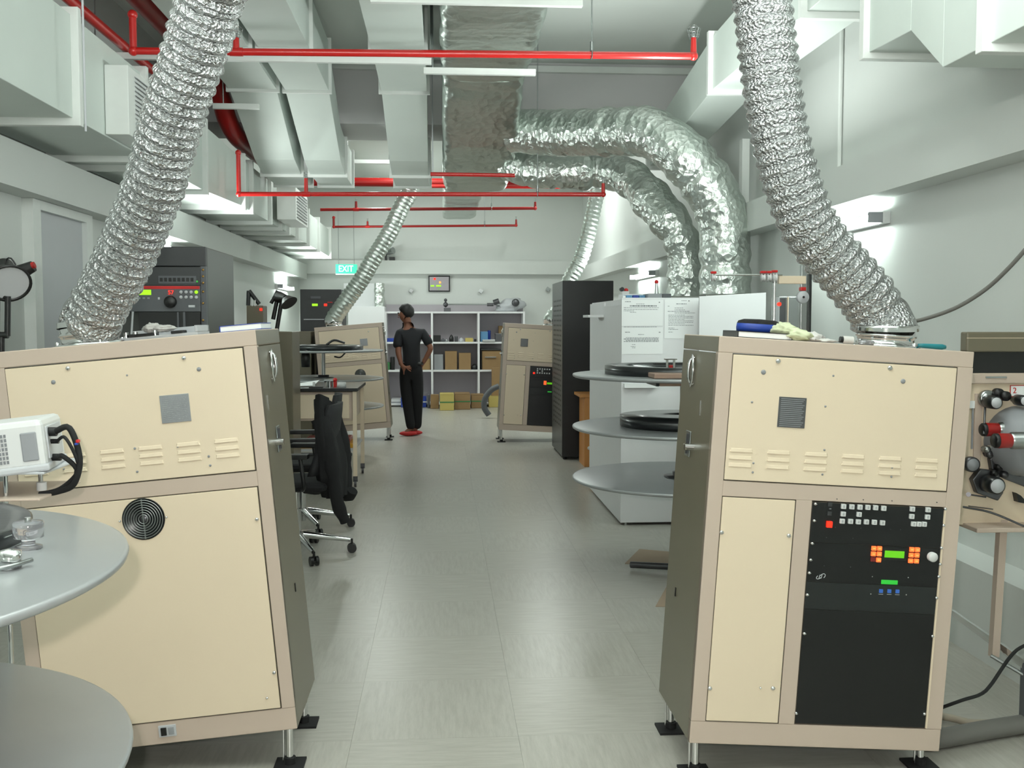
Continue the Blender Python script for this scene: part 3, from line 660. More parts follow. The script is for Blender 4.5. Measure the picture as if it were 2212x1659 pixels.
# far consoles
W0 = at(1076, 945, z=0)
cf = Con(0.70, 12.6, 0.16, 3.4, 'far beige projector console on the right, partly hidden by the tall black rack', -1)
q0, q1, pf = front_right(cf)
for k in range(6):
    for z in (0.785, 0.735):
        MB().box(0.43+k*0.03, 0.445+k*0.03, -0.009, -0.002, z-0.008, z+0.008).part('push_button', 'white_plastic', pf[0], local=True)
for k in (0, 2): MB().box(0.43+k*0.03, 0.445+k*0.03, -0.009, -0.002, 0.752, 0.768).part('push_button', 'white_plastic', pf[0], local=True)
MB().box(0.385, 0.407, -0.009, -0.002, 0.72, 0.74).part('red_lit_button', 'lit_red', pf[0], local=True)
for k in range(2):
    for j in range(3): MB().box(0.525+k*0.018, 0.540+k*0.018, -0.008, -0.002, 0.592+j*0.017, 0.606+j*0.017).part('orange_lit_key', 'lit_orange', pf[1], local=True)
MB().box(0.565, 0.63, -0.006, -0.002, 0.60, 0.623).part('green_display', 'lit_green', pf[1], local=True)
MB().box(0.58, 0.63, -0.006, -0.002, 0.50, 0.514).part('green_display', 'lit_green2', pf[2], local=True)
cf.collar(0.60, 0.2, 0.094)
cg = Con(-1.49, 12.9, 0.10, -4.6, 'far beige projector console on the left behind the platter discs', 1)
upg, log_ = front_left(cg); fan(cg, 0.52, 0.70, 0.0685, log_)
cg.screwl(0.67, 1.23, 0.009, parent=upg); cg.plate(0.60, 1.10, 0.093, 0.09, 'plate_grey', 'mid_grey', upg)
for k in range(6):
    for j in range(3): cg.louver(0.12+k*0.12, 0.966-j*0.024, parent=upg)
cg.collar(0.23, 0.22, 0.094)
# lamp house behind the far left console
a = bxp(603, 716, 672, 905, 13.0, 0.5)
MB().box(a[0], a[1], a[2], a[3], 0, a[5]).thing('lamp_house', 'beige_side', 'low olive box joined on the left of the far left console', 'cabinet', bevel=0.01)

# ------------------------------------------------------------------ flexible foil hoses
def hose(label, pts, r, pitch, amp, m='hose_foil', n=56, sub=6, crumple=0.003):
    pts = [pts[0], pts[0]+Vector((0, 0, 0.04))]+pts[1:]
    path = uniform(spline(pts, 0.01), pitch/sub)
    def rf(L, a, p):
        ph = ((L/pitch+a/(2*math.pi)*0.0) % 1.0)
        w = 1-abs(2*ph-1); w = w**0.7
        return r-amp+amp*2*w+noise.noise(p*38)*crumple+noise.noise(p*90)*crumple*0.7
    t = thing('exhaust_hose', label, 'hose', path[0], 'flexible foil exhaust hoses')
    MB().tube(path, r, n, False, rf).part('corrugated_foil', m, t)
    MB().tube(uniform(path[:int(0.015/(pitch/sub))+2], 0.01), r+amp+0.004, 40, False).part('hose_clamp', 'chrome', t)
    return t
bl = cl_.m @ Vector((xl, 0.22, CHt+0.055)); br = cr.m @ Vector((xr, 0.2, CHt+0.055))
def yl(py): return 3.57-(740-py)/740*0.5
ptsl = [bl]+[at(x, y, Y=yl(y)) for x, y in ((200, 694), (219, 650), (248, 600), (294, 500), (334, 400), (360, 300), (390, 200), (424, 100), (453, 0), (485, -100))]
e = ptsl[-1]; ptsl += [e+Vector((0.06, -0.05, 0.35)), Vector((e.x+0.12, e.y-0.1, ZC-0.02))]
hose('big silver foil hose rising from the left foreground console', ptsl, 0.090, 0.036, 0.008)
ptsr = [br]+[at(x, y, Y=3.42) for x, y in ((1907, 700), (1878, 648), (1838, 600), (1755, 500), (1712, 400), (1686, 300), (1669, 200), (1657, 100), (1647, 0), (1640, -90))]
e = ptsr[-1]; ptsr += [Vector((e.x-0.05, e.y, ZC-0.35)), Vector((e.x-0.08, e.y, ZC-0.01))]
hose('big silver foil hose rising from the right foreground console', ptsr, 0.094, 0.040, 0.0075)
b = cg.m @ Vector((0.23, 0.22, CHt+0.055))
ptg = [b]+[at(x, y, Y=13.1) for x, y in ((742, 658), (778, 608), (806, 560), (840, 505), (866, 450), (888, 405))]; ptg.append(Vector((ptg[-1].x+0.12, 13.1, 3.75)))
hose('slim grey foil hose slanting up from the far left console', ptg, 0.105, 0.05, 0.006, 'wrap_foil_flat', 28, 4, 0.003)
b = cf.m @ Vector((0.60, 0.2, CHt+0.055))
ptf = [b]+[at(x, y, Y=12.8) for x, y in ((1213, 660), (1228, 610), (1254, 560), (1272, 500), (1285, 440), (1292, 400))]; ptf.append(Vector((ptf[-1].x+0.02, 12.8, 3.75)))
hose('slim grey foil hose rising behind the tall black rack', ptf, 0.093, 0.055, 0.007, 'wrap_foil_flat', 28, 4, 0.003)

# ------------------------------------------------------------------ film platters
def platter(label, cx, cy, zs, R, rings, hubs=(0, 1, 2), m='aluminium_disc'):
    t = thing('film_platter', label, 'platter', (cx, cy, 0), 'three tier film platters')
    MB().cyl((cx, cy, 0.0), (cx, cy, max(zs)-0.01), 0.02, n=20).part('column', 'steel', t)
    for k in range(3):
        a = k*2*math.pi/3+0.5; MB().cyl((cx, cy, 0.05), (cx+0.32*math.cos(a), cy+0.32*math.sin(a), 0.03), 0.02, n=10).part('base_leg', 'dark_steel', t)
    for i, z in enumerate(zs):
        d = MB().lathe((cx, cy, z), [(0.0001, -0.02), (R-0.012, -0.02), (R-0.002, -0.014), (R, -0.007), (R-0.002, -0.001), (R-0.008, 0), (0.0001, 0)], 96).part('platter_disc', m, t)
        if i in hubs: MB().lathe((cx, cy, z), [(0.11, 0), (0.11, 0.006), (0.06, 0.008), (0.06, 0.03), (0.0001, 0.03)], 32).part('hub', 'dark_steel', d)
        if i in rings:
            r0, r1, h = rings[i]
            MB().lathe((cx, cy, z+0.001), [(r0, 0), (r1, 0), (r1, h), (r0, h), (r0, 0)], 72).part('film_ring', 'film_black', d)
    return t
RC = (1.41, 5.87)
pr = platter('three tier silver film platter in front of the white cabinets on the right', RC[0], RC[1], (1.197, 0.893, 0.592), 0.65, {0: (0.34, 0.46, 0.05), 1: (0.0001, 0.37, 0.06)})
# feed head of the top disc
a = bxp(1412, 803, 1468, 814, 5.35, 0.16)
MB().box(a[0], a[1]+0.06, 5.33, 5.5, 1.199, 1.225).part('feed_plate', 'brown_box', pr, 0.004)
for x in (1441, 1456): p = at(x, 800, Y=5.5); MB().cyl((p.x, 5.5, 1.2), (p.x, 5.5, at(x, 777, Y=5.5).z), 0.007, n=10).part('guide_post', 'chrome', pr)
a = at(1436, 776, Y=5.5); b = at(1461, 776, Y=5.5); MB().box(a.x, b.x, 5.48, 5.52, a.z-0.003, a.z+0.003).part('guide_bar', 'chrome', pr)
p = at(1450, 800, Y=5.56); MB().cyl((p.x, 5.56, 1.2), (p.x, 5.56, 1.262), 0.014, n=14).part('red_roller', 'red', pr)
MB().box(p.x-0.08, p.x+0.1, 5.62, 5.66, 1.262, 1.27).part('guide_bar', 'black', pr)
a = bxp(1420, 829, 1480, 840, 5.4, 0.3)
bx = MB().box(a[0], a[1], 5.4, 5.75, 1.06, 1.175) if False else MB().box(at(1424, 835, Y=5.35).x, at(1490, 835, Y=5.35).x, 5.35, 5.6, at(0, 841, Y=5.35).z, at(0, 829, Y=5.35).z)
bx.part('drive_box', 'brown_box', pr, 0.008)
MB().box(at(1417, 835, Y=5.34).x, at(1425, 835, Y=5.34).x, 5.34, 5.6, at(0, 841, Y=5.35).z, at(0, 829, Y=5.35).z).part('drive_box_end', 'film_black', pr, 0.004)
LC = (-1.225, 1.78)
pl = platter('dull grey film platter in the left foreground with a black reel on it', LC[0], LC[1], (1.075, 0.71, 0.36), 0.655, {}, (1, 2))
q = at(42, 1140, z=1.105)
t = thing('film_reel', 'black film reel lying on the upper disc of the left foreground platter', 'reel', (q.x-0.34, q.y, 1.0755))
MB().lathe((q.x-0.34, q.y, 1.0755), [(0.08, 0), (0.34, 0), (0.34, 0.03), (0.335, 0.031), (0.08, 0.031), (0.08, 0)], 64).part('film_pack', 'film_black', t)
MB().lathe((q.x-0.34, q.y, 1.0755), [(0.02, 0), (0.079, 0), (0.079, 0.034), (0.02, 0.034), (0.02, 0)], 32).part('reel_core', 'mid_grey', t)
FC = (-1.29, 11.2)
pg = platter('far film platter with thin discs seen edge on behind the workbench', FC[0], FC[1], (1.197, 0.893, 0.592), 0.65, {0: (0.25, 0.43, 0.05)})
b = at(660, 768, Y=10.75); MB().lathe((b.x, 10.75, b.z-0.02), [(0.0001, -0.10), (0.045, -0.10), (0.05, 0), (0.035, 0.07), (0.0001, 0.08)], 16).part('pay_out_brain', 'black', pg)
MB().tube(spline([at(705, 745, Y=10.8), at(722, 735, Y=10.8), at(745, 741, Y=10.8)], 0.02), 0.012, 8).part('guide_arm', 'black', pg)
MB().tube(spline([at(722, 770, Y=10.8), at(735, 772, Y=10.8), at(746, 762, Y=10.8)], 0.02), 0.008, 8).part('guide_arm', 'black', pg)
# roller and clip on the near disc
w = at(62, 1185, z=1.075)
t = thing('clear_roller', 'small clear plastic roller standing on the upper left foreground disc', 'roller', (w.x, w.y, 1.075))
MB().lathe((w.x, w.y, 1.076), [(0.0001, 0), (0.024, 0), (0.024, 0.004), (0.012, 0.008), (0.012, 0.018), (0.027, 0.021), (0.028, 0.047), (0.026, 0.05), (0.0001, 0.05)], 28).part('roller_body', 'clear_plastic', t)
MB().cyl((w.x, w.y, 1.122), (w.x, w.y, 1.134), 0.006, n=12).part('roller_pin', 'chrome', t)
w = at(20, 1228, z=1.075)
t = thing('chrome_guide', 'chrome film guide with curved lip at the rim of the black reel', 'guide', (w.x, w.y, 1.075))
MB().lathe((w.x, w.y, 1.076), [(0.0001, 0), (0.02, 0), (0.02, 0.03), (0.0001, 0.034)], 20).part('guide_body', 'chrome', t)
MB().tube(spline([(w.x-0.05, w.y-0.06, 1.08), (w.x+0.01, w.y-0.03, 1.085), (w.x+0.03, w.y+0.02, 1.085)], 0.01), 0.004, 8).part('curved_lip', 'steel', t)
# ------------------------------------------------------------------ white projector on its stand (left edge)
Yp = 2.50
a = at(100, 888, Y=Yp); b = at(100, 1005, Y=Yp); xr0 = a.x
R = Matrix.Translation((xr0, Yp, at(60, 1012, Y=Yp).z)) @ Matrix.Rotation(math.radians(-6), 4, 'Y') @ Matrix.Rotation(math.radians(10), 4, 'Z') @ Matrix.Translation((0, 0, -at(60, 1012, Y=Yp).z))
zt_, zb_ = at(60, 905, Y=Yp).z, at(60, 1012, Y=Yp).z
t = thing('video_projector', 'white video projector with rear cables at the left edge above the platter', 'projector', (xr0-0.15, Yp+0.1, zb_))
body = MB().box(-0.34, 0.0, 0, 0.24, zb_, zt_, R).part('body', 'white_plastic', t, 0.014)
MB().box(-0.34, 0.005, -0.004, 0.23, zb_-0.006, zb_+0.012, R).part('bottom_shell', 'light_grey', t, 0.005)
MB().box(-0.052, -0.016, -0.003, 0.01, zb_+0.022, zt_-0.028, R).part('control_strip', 'mid_grey', t, 0.003)
g = MB()
for k in range(16):
    for j in range(7): g.box(-0.20+k*0.0075, -0.1952+k*0.0075, -0.0018, 0.002, zb_+0.022+j*0.0105, zb_+0.0295+j*0.0105, R)
g.part('vent_grille', 'print_grey', t)
MB().box(-0.004, 0.003, 0.03, 0.20, zb_+0.02, zt_-0.02, R).part('connector_panel', 'light_grey', t, 0.002)
con = [R @ Vector((0.002, 0.05, zt_-0.035)), R @ Vector((0.002, 0.06, (zt_+zb_)/2)), R @ Vector((0.002, 0.06, zb_+0.02))]
ends = at(85, 1068, Y=2.55)
for c0, mid, r in ((con[0], [at(150, 925, Y=2.52), at(172, 990, Y=2.52), at(160, 1045, Y=2.53), at(125, 1062, Y=2.55)], 0.0075), (con[1], [at(140, 945, Y=2.51), at(163, 985, Y=2.51), at(168, 1015, Y=2.53), at(150, 1050, Y=2.55)], 0.004), (con[2], [at(135, 985, Y=2.51), at(160, 1005, Y=2.52), at(165, 1025, Y=2.53), at(130, 1056, Y=2.55)], 0.006)):
    MB().cyl(c0, c0+Vector((0.02, 0, 0)), r*1.5, n=12).part('cable_plug', 'black', t)
    MB().tube(spline([c0+Vector((0.015, 0, 0))]+mid+[ends], 0.01), r, 10).part('cable', 'rubber', t)
MB().box(*bxp(163, 950, 170, 957, 2.50, 0.012)).part('cable_ring', 'red', t, 0.002)
MB().box(*bxp(160, 957, 167, 962, 2.50, 0.012)).part('cable_ring', 'blue', t, 0.002)
s = thing('projector_stand', 'thin glass and metal shelf stand carrying the white video projector', 'stand', (-1.25, 2.70, 0))
zs_ = at(60, 1066, Y=2.55).z
MB().box(-1.5, at(85, 1066, Y=2.47).x, 2.47, 2.75, zs_-0.006, zs_).part('shelf_plate', 'beige', s, 0.002)
MB().box(-1.5, at(95, 1028, Y=2.49).x, 2.49, 2.75, zb_-0.014, zb_-0.008).part('tray', 'light_grey', s, 0.002)
for px, y in ((12, 2.52), (88, 2.67)):
    x = at(px, 1040, Y=y).x; MB().cyl((x, y, zs_ if px > 20 else 0.0), (x, y, zb_-0.01), 0.006, n=10).part('post', 'chrome', s)
MB().cyl((-1.45, 2.70, 0.0), (-1.45, 2.70, zb_), 0.012, n=12).part('post', 'chrome', s)
MB().cyl((-1.0, 2.60, zs_), (-1.0, 2.60, zs_+0.02), 0.012, n=14).part('shelf_knob', 'white_plastic', s)

# ------------------------------------------------------------------ desk lamp at the left edge
Yl = 3.8
t = thing('desk_lamp', 'black spring arm lamp with round white face at the left edge', 'lamp', at(10, 728, Y=Yl))
c = at(20, 612, Y=Yl); n_ = Vector((0.50, -0.80, -0.60)).normalized()
rot = Vector((0, 0, 1)).rotation_difference(n_).to_matrix().to_4x4()
MB().lathe(c, [(0.0001, -0.12), (0.035, -0.12), (0.04, -0.07), (0.062, -0.03), (0.076, 0.004), (0.068, 0.004), (0.058, -0.026), (0.0001, -0.04)], 32, mtx=rot).part('lamp_head', 'black', t)
MB().lathe(c, [(0.0001, -0.001), (0.066, -0.001), (0.066, -0.007), (0.0001, -0.007)], 32, mtx=rot, smooth=False).part('lamp_glass', 'light_grey', t)
k0 = at(60, 582, Y=Yl+0.03)
MB().cyl(at(40, 590, Y=Yl+0.03), at(72, 575, Y=Yl+0.03), 0.028, 0.02, n=16).part('lamp_socket', 'black', t, 0.003)
MB().cyl(at(69, 574, Y=Yl), at(75, 572, Y=Yl), 0.012, n=12).part('switch', 'dark_red', t)
MB().tube(spline([at(10, 575, Y=Yl), at(14, 560, Y=Yl), at(24, 558, Y=Yl), at(34, 572, Y=Yl)], 0.01), 0.003, 8).part('wire', 'black', t)
for dx in (-6, 17): MB().cyl(at(dx, 640, Y=Yl+0.03), at(dx-1, 726, Y=Yl+0.03), 0.011, n=8).part('arm_bar', 'black', t)
MB().cyl(at(-12, 724, Y=Yl+0.03), at(18, 724, Y=Yl+0.03), 0.012, n=8).part('arm_joint', 'black', t)
MB().cyl(at(-12, 645, Y=Yl+0.03), at(14, 640, Y=Yl+0.03), 0.012, n=8).part('arm_joint', 'black', t)
MB().cyl(at(3, 728, Y=Yl+0.03), at(3, 790, Y=Yl+0.03), 0.012, n=8).part('mount_post', 'black', t)

# ------------------------------------------------------------------ server racks
t = thing('equipment_rack', 'tall dark rack with sound processor behind the left foreground console', 'rack', (-1.7, 6.2, 0), 'black equipment racks')
Yr = 5.75; x1 = at(446, 640, Y=Yr).x; x0 = x1-0.58; zt_ = at(446, 533, Y=Yr).z
MB().box(x0, x1, Yr+0.03, 6.5, 0, zt_).part('cabinet', 'rack_side', t, 0.006)
MB().box(x0, x1, Yr, Yr+0.03, at(400, 575, Y=Yr).z, zt_).part('head_panel', 'rack_dark', t, 0.004)
MB().box(x1-0.03, x1, Yr, Yr+0.03, 0.0, at(400, 575, Y=Yr).z).box(x0, x0+0.03, Yr, Yr+0.03, 0, at(400, 575, Y=Yr).z).part('rack_rail', 'rack_grey', t)
def rk(a, b, c_, d, m, name, par=t, y=Yr, dd=0.02, bev=0.002, label=None):
    q = bxp(a, b, c_, d, y-0.012, 0.03); return MB().box(q[0], q[1], y-0.012, y+dd, q[4], q[5]).part(name, m, par, bev, label=label)
X0 = 240
rk(X0, 577, 432, 616, 'rack_dark', 'rack_unit')
u = rk(X0, 617, 432, 673, 'rack_grey', 'sound_processor')
def r2(a, b, c_, d, m, name, y=Yr-0.014, par=u): q = bxp(a, b, c_, d, y, 0.01); return MB().box(*q).part(name, m, par, 0.0008)
r2(X0, 618, 431, 624, 'red', 'red_band'); r2(296, 626, 326, 637, 'lit_lime', 'green_display')
r2(342, 596, 424, 612, 'rack_grey', 'switch_strip', Yr-0.015)
for k in range(8): r2(345+k*9.5, 600, 351+k*9.5, 608, 'black', 'small_switch', Yr-0.019)
r2(424, 606, 427, 610, 'lit_green2', 'status_light', Yr-0.019)
q = at(369, 632, Y=Yr-0.03); mb = MB(); text_mesh(mb, '57', 0.032, Matrix.Translation(q) @ Matrix.Rotation(math.pi/2, 4, 'X')); mb.part('red_digits', 'lit_red', u)
q = at(369, 652, Y=Yr-0.012); MB().lathe(q, [(0.0001, -0.03), (0.028, -0.03), (0.032, -0.024), (0.033, 0)], 28, 'y').part('volume_knob', 'black', u)
for k in range(4):
    for j in range(2):
        q = at(391+k*11, 631+j*11, Y=Yr-0.014); MB().lathe(q, [(0.0001, -0.005), (0.0085, -0.005), (0.0095, 0)], 14, 'y').part('round_button', 'lit_lime' if (k == 3 and j == 0) else 'light_grey', u)
r2(407, 659, 421, 664, 'light_grey', 'maker_badge')
for k in range(3): r2(298+k*10, 642, 303+k*10, 646, 'mid_grey', 'small_key')
r2(341, 642, 345, 647, 'light_grey', 'small_key')
rk(300, 674, 432, 720, 'black', 'open_bay', dd=0.001)
r2(375, 709, 395, 715, 'light_grey', 'bay_label')
MB().tube([at(287, 673, Y=Yr-0.02), at(284, 722, Y=Yr-0.02)], 0.006, 8).part('bay_cable', 'light_grey', t)
MB().box(*bxp(396, 674, 400, 716, Yr-0.02, 0.01)).box(*bxp(383, 674, 386, 710, Yr-0.02, 0.01)).part('bay_bracket', 'rack_grey', t)
for y in (583, 597, 611, 630, 655, 692):
    q = at(438.5, y, Y=Yr-0.001); MB().lathe(q, [(0.0001, -0.005), (0.006, -0.004), (0.007, 0)], 10, 'y').part('rack_bolt', 'brass', t)

t = thing('equipment_rack', 'black rack with green and red lights beneath the exit sign', 'rack', (-1.6, 14.2, 0), 'black equipment racks')
Yr = 13.6; a = at(648, 625, Y=Yr); b = at(737, 625, Y=Yr)
MB().box(a.x, b.x, Yr, 14.3, 0, a.z).part('cabinet', 'rack_dark', t, 0.006)
for q, m, n_ in (((674, 656, 686, 661), 'lit_lime', 'green_display'), ((700, 656, 706, 661), 'lit_red', 'red_digits'), ((707, 652, 718, 654), 'red', 'red_band'), ((656, 689, 700, 691), 'light_grey', 'rack_trim'), ((671, 640, 692, 645), 'rack_grey', 'switch_strip')):
    MB().box(*bxp(*q, Yr-0.012, 0.02)).part(n_, m, t)
t = thing('equipment_rack', 'tallest black rack with perforated side standing in the middle of the room', 'rack', (1.6, 11.4, 0), 'black equipment racks')
Yr = 10.97; a = at(1215, 606, Y=Yr); b = at(1325, 606, Y=Yr)
MB().box(a.x+0.003, b.x, Yr+0.004, 12.0, 0.03, a.z).part('cabinet', 'rack_side', t, 0.004)
MB().box(a.x, b.x, Yr-0.01, Yr+0.006, 0.03, a.z-0.004).part('rear_door', 'black_panel', t, 0.003)
for z in [0.35+0.055*k for k in range(26)]:
    g = MB()
    for k in range(5): g.box(a.x+0.0, a.x+0.004, 11.12+k*0.16, 11.2+k*0.16, z, z+0.02)
    g.part('vent_row', 'black', t)
for x in (a.x+0.04, b.x-0.04):
    for y in (Yr+0.05, 11.9): MB().cyl((x, y, 0), (x, y, 0.035), 0.02, n=10).part('foot', 'rubber', t)

# ------------------------------------------------------------------ white cabinets with notices
Yc = 7.37; a = at(1340, 1133, Y=Yc); zt_ = at(1340, 643, Y=Yc).z
t = thing('white_cabinet', 'white cabinet with printed notices taped to its face behind the right platter', 'cabinet', (1.8, 7.9, 0))
MB().box(a.x+0.02, 1.95, Yc+0.02, 8.98, 0.03, zt_-0.01).part('carcass', 'shelf_white', t)
MB().box(a.x, at(1511, 800, Y=Yc).x, Yc, Yc+0.019, 0.02, zt_).part('front_board', 'shelf_white', t, 0.002)
MB().box(a.x, a.x+0.018, Yc+0.02, 8.2, 0.02, zt_-0.05).part('side_board', 'shelf_white', t, 0.002)
MB().box(a.x+0.002, a.x+0.02, 8.21, 8.98, 0.02, zt_-0.02).part('side_board', 'shelf_white', t, 0.002)
MB().box(1.18, 1.95, 8.2, 8.5, zt_-0.14, zt_-0.12).part('wall_shelf', 'shelf_white', t, 0.002)
for x in (a.x+0.05, 1.9): MB().cyl((x, Yc+0.05, 0), (x, Yc+0.05, 0.04), 0.012, n=8).part('foot', 'chrome', t)
def notice(x0, y0, x1, y1, label, rows, seed, cap=None):
    s = thing('paper_notice', label, 'paper', at((x0+x1)/2, y1, Y=Yc-0.003), 'notices on the white cabinet')
    MB().box(*bxp(x0, y0, x1, y1, Yc-0.003, 0.0025)).part('sheet', 'paper', s)
    rr = random.Random(seed); mb = MB()
    for (ry, fa, fb, h) in rows:
        xa, xb = x0+(x1-x0)*fa, x0+(x1-x0)*fb; x = xa
        while x < xb:
            w = rr.uniform(1.5, 6); mb.box(*bxp(x, ry, min(x+w, xb), ry+h, Yc-0.0036, 0.0006)); x += w+0.9
    mb.part('print', 'print_grey', s)
    return s
notice(1343, 648, 1432, 704, 'upper left notice with a dark bar on the white cabinet', [(651, .08, .22, 1.4), (652, .9, .93, 2), (656, .35, .55, 1), (659.5, .2, .85, 2.6), (664, .05, .9, 1), (668, .05, .88, 1), (671, .05, .3, 1), (674, .2, .35, 1)], 1)
notice(1343, 707, 1432, 765, 'lower left notice with a small table on the white cabinet', [(705.8, .05, .85, 1), (717, .08, .2, 1.4), (717, .9, .94, 1.6), (722, .4, .55, 1.2), (729, .1, .9, 1.2), (731.5, .05, .9, 1.6), (734.5, .1, .9, 1.4), (737, .05, .9, 1.4), (744, .25, .33, 1), (748, .22, .33, 1), (751, .25, .33, 1)], 2)
notice(1435, 647, 1509, 731, 'right notice with paragraphs of text on the white cabinet', [(649, .5, .65, 1), (649, .7, .74, 2), (655.5, .35, .65, 1.6), (661, .1, .15, 1), (665, .3, .55, 1), (669, .3, .6, 1), (672, .1, .75, 1.2), (675.5, .3, .9, 1)]+[(680+k*3.2, .12, .85 if k % 3 else .6, .9) for k in range(8)]+[(708, .12, .3, 1), (711, .12, .4, 1), (717, .12, .25, 1)], 3)
s = MB().box(*bxp(1349, 829, 1420, 838, Yc-0.06, 0.05)).thing('open_leaflet', 'paper', 'white leaflet jutting from the cabinet under the top right disc', 'paper')
Yd = 7.25; a = at(1511, 640, Y=Yd); b = at(1655, 632, Y=Yd)
t = thing('white_cabinet', 'plain white cabinet end panel right of the notices', 'cabinet', (2.1, 7.3, 0))
MB().prism([(a.x, 0.02), (b.x, 0.02), (b.x, b.z), (a.x, a.z)], Yd, Yd+0.02).part('front_board', 'shelf_white', t, 0.002)
MB().box(a.x+0.02, b.x-0.01, Yd+0.021, Yd+0.1, 0, 1.6).part('side_board', 'light_grey', t)
# things on the cabinets
zt1 = zt_
def on(px0, px1, y, h, d, m, name, label, cat, zb=zt1, bevel=0.003, group=None):
    a = at(px0, 640, Y=y).x; b = at(px1, 640, Y=y).x; return MB().box(a, b, y, y+d, zb, zb+h).thing(name, m, label, cat, group, bevel)
on(1345, 1352, 8.0, 0.03, 0.2, 'paper', 'box_file', 'white spine file at the left end of the row on the cabinet', 'file')
for k, (m, l) in enumerate((('blue_light', 'pale blue file lying on the white cabinet, second from left'), ('blue', 'dark blue file lying on the white cabinet beside the pale one'), ('blue_light', 'rightmost pale blue file lying on the white cabinet'))):
    on(1353+k*14, 1366+k*14, 8.0, 0.035, 0.2, m, 'box_file', l, 'file')
b_ = on(1345, 1400, 8.22, 0.05, 0.2, 'paper', 'paper_stack', 'stack of white paper behind the blue files on the cabinet', 'paper')
t = thing('tape_dispenser', 'small red and white gadget on the files of the white cabinet', 'gadget', (at(1350, 630, Y=8.3).x, 8.3, zt1+0.05))
x = at(1350, 630, Y=8.3).x; MB().box(x-0.03, x+0.03, 8.27, 8.33, zt1+0.05, zt1+0.075).part('body', 'white_plastic', t, 0.004); MB().ball((x+0.01, 8.3, zt1+0.082), 0.018, 8).part('red_cap', 'red', t); MB().cyl((x-0.03, 8.3, zt1+0.09), (x-0.03, 8.26, zt1+0.09), 0.018).part('black_wheel', 'black', t)
on(1400, 1430, 7.9, 0.045, 0.2, 'mid_grey', 'grey_box', 'small grey box on the cabinet in front of the foil pipes', 'box')
on(1432, 1450, 8.1, 0.05, 0.15, 'rack_grey', 'grey_box', 'dark grey box just right of the small grey box on the cabinet', 'box')
x = at(1327, 640, Y=8.3).x; MB().lathe((x, 8.3, zt1-0.12), [(0.0001, 0), (0.035, 0), (0.038, 0.09), (0.034, 0.09), (0.032, 0.01), (0.0001, 0.01)], 20).thing('blue_mug', 'blue_light', 'pale blue mug on the shelf left of the notices', 'mug')
# toggle valve behind
x = at(1418, 620, Y=8.0)
t = thing('film_splicer', 'little chrome gadget with red knob standing left of the foil pipes', 'gadget', (x.x, 8.0, zt1+0.045))
MB().cyl((x.x, 8.0, zt1+0.045), (x.x, 8.0, zt1+0.13), 0.018, 0.01, n=12).part('body', 'steel', t); MB().ball((x.x, 8.0, zt1+0.14), 0.016, 8).part('red_knob', 'red', t)
# wooden cabinet
a = bxp(1258, 852, 1300, 1005, 10.4, 0.4)
t = thing('wooden_table', 'orange wooden table end with white knob beside the tall black rack', 'table', (a[0], 10.4, 0))
MB().box(a[0]-0.03, 2.1, 10.38, 10.85, a[5]-0.03, a[5]).part('table_top', 'wood_orange', t, 0.003)
MB().box(a[0]+0.02, 2.0, 10.4, 10.8, 0, a[5]-0.03).part('side_board', 'wood_orange', t, 0.003)
q = at(1273, 968, Y=10.38); MB().ball(q, 0.02, 8).part('knob', 'white_plastic', t)

# ------------------------------------------------------------------ workbench
A = at(768, 1052, z=0); Yb = A.y; B_ = at(790, 1022, z=0); xr_ = A.x; ztp = at(768, 838, Y=Yb).z; xl_ = xr_-0.86
t = thing('workbench', 'beige film workbench with dark top and drawer box standing on casters', 'table', (xr_-0.4, Yb+0.4, 0))
MB().box(xl_, xr_+0.03, Yb-0.04, B_.y+0.08, ztp-0.03, ztp).part('bench_top', 'film_black', t, 0.004)
zd = at(700, 909, Y=Yb).z
dr = MB().box(xl_+0.02, xr_-0.02, Yb+0.01, B_.y, zd, ztp-0.035).part('drawer_box', 'beige', t, 0.003)
MB().box(xl_+0.03, xr_-0.05, Yb-0.004, Yb+0.012, zd+0.02, ztp-0.06).part('drawer_front', 'cream', t, 0.003)
for x, y in ((xr_, Yb), (xr_, B_.y), (xl_+0.02, Yb), (xl_+0.02, B_.y)):
    l = MB().box(x-0.018, x+0.018, y-0.018, y+0.018, 0.1, ztp-0.03).part('leg', 'cream', t, 0.002)
    MB().cyl((x-0.01, y, 0.035), (x+0.01, y, 0.035), 0.034, n=16).box(x-0.02, x+0.02, y-0.015, y+0.02, 0.05, 0.1).part('caster', 'dark_steel', l)
MB().box(xl_, xr_, Yb, B_.y, 0.33, 0.345).part('lower_shelf', 'light_grey', t)
zz = ztp
p0 = at(621, 835, Y=Yb+0.3)
MB().cyl((p0.x, Yb+0.3, zz), (p0.x, Yb+0.3, at(621, 752, Y=Yb+0.3).z), 0.012, n=10).part('upright_post', 'cream', t)
def onb(px, y, mbf, name, m, label, cat, group=None): x = at(px, 820, Y=y).x; return mbf(x, y, zz).thing(name, m, label, cat, group, 0)
onb(635, Yb+0.05, lambda x, y, z: MB().lathe((x, y, z), [(0.022, 0), (0.045, 0), (0.045, 0.045), (0.022, 0.045), (0.022, 0)], 24), 'tape_roll', 'glove_green', 'pale yellow tape roll at the left of the workbench', 'tape')
onb(738, Yb+0.1, lambda x, y, z: MB().lathe((x, y, z), [(0.02, 0), (0.04, 0), (0.04, 0.045), (0.02, 0.045), (0.02, 0)], 24), 'tape_roll', 'white_plastic', 'white tape roll at the right of the workbench', 'tape')
onb(678, Yb+0.08, lambda x, y, z: MB().cyl((x, y, z), (x, y, z+0.05), 0.012, n=12), 'small_bottle', 'white_plastic', 'small white bottle in the middle of the workbench', 'bottle')
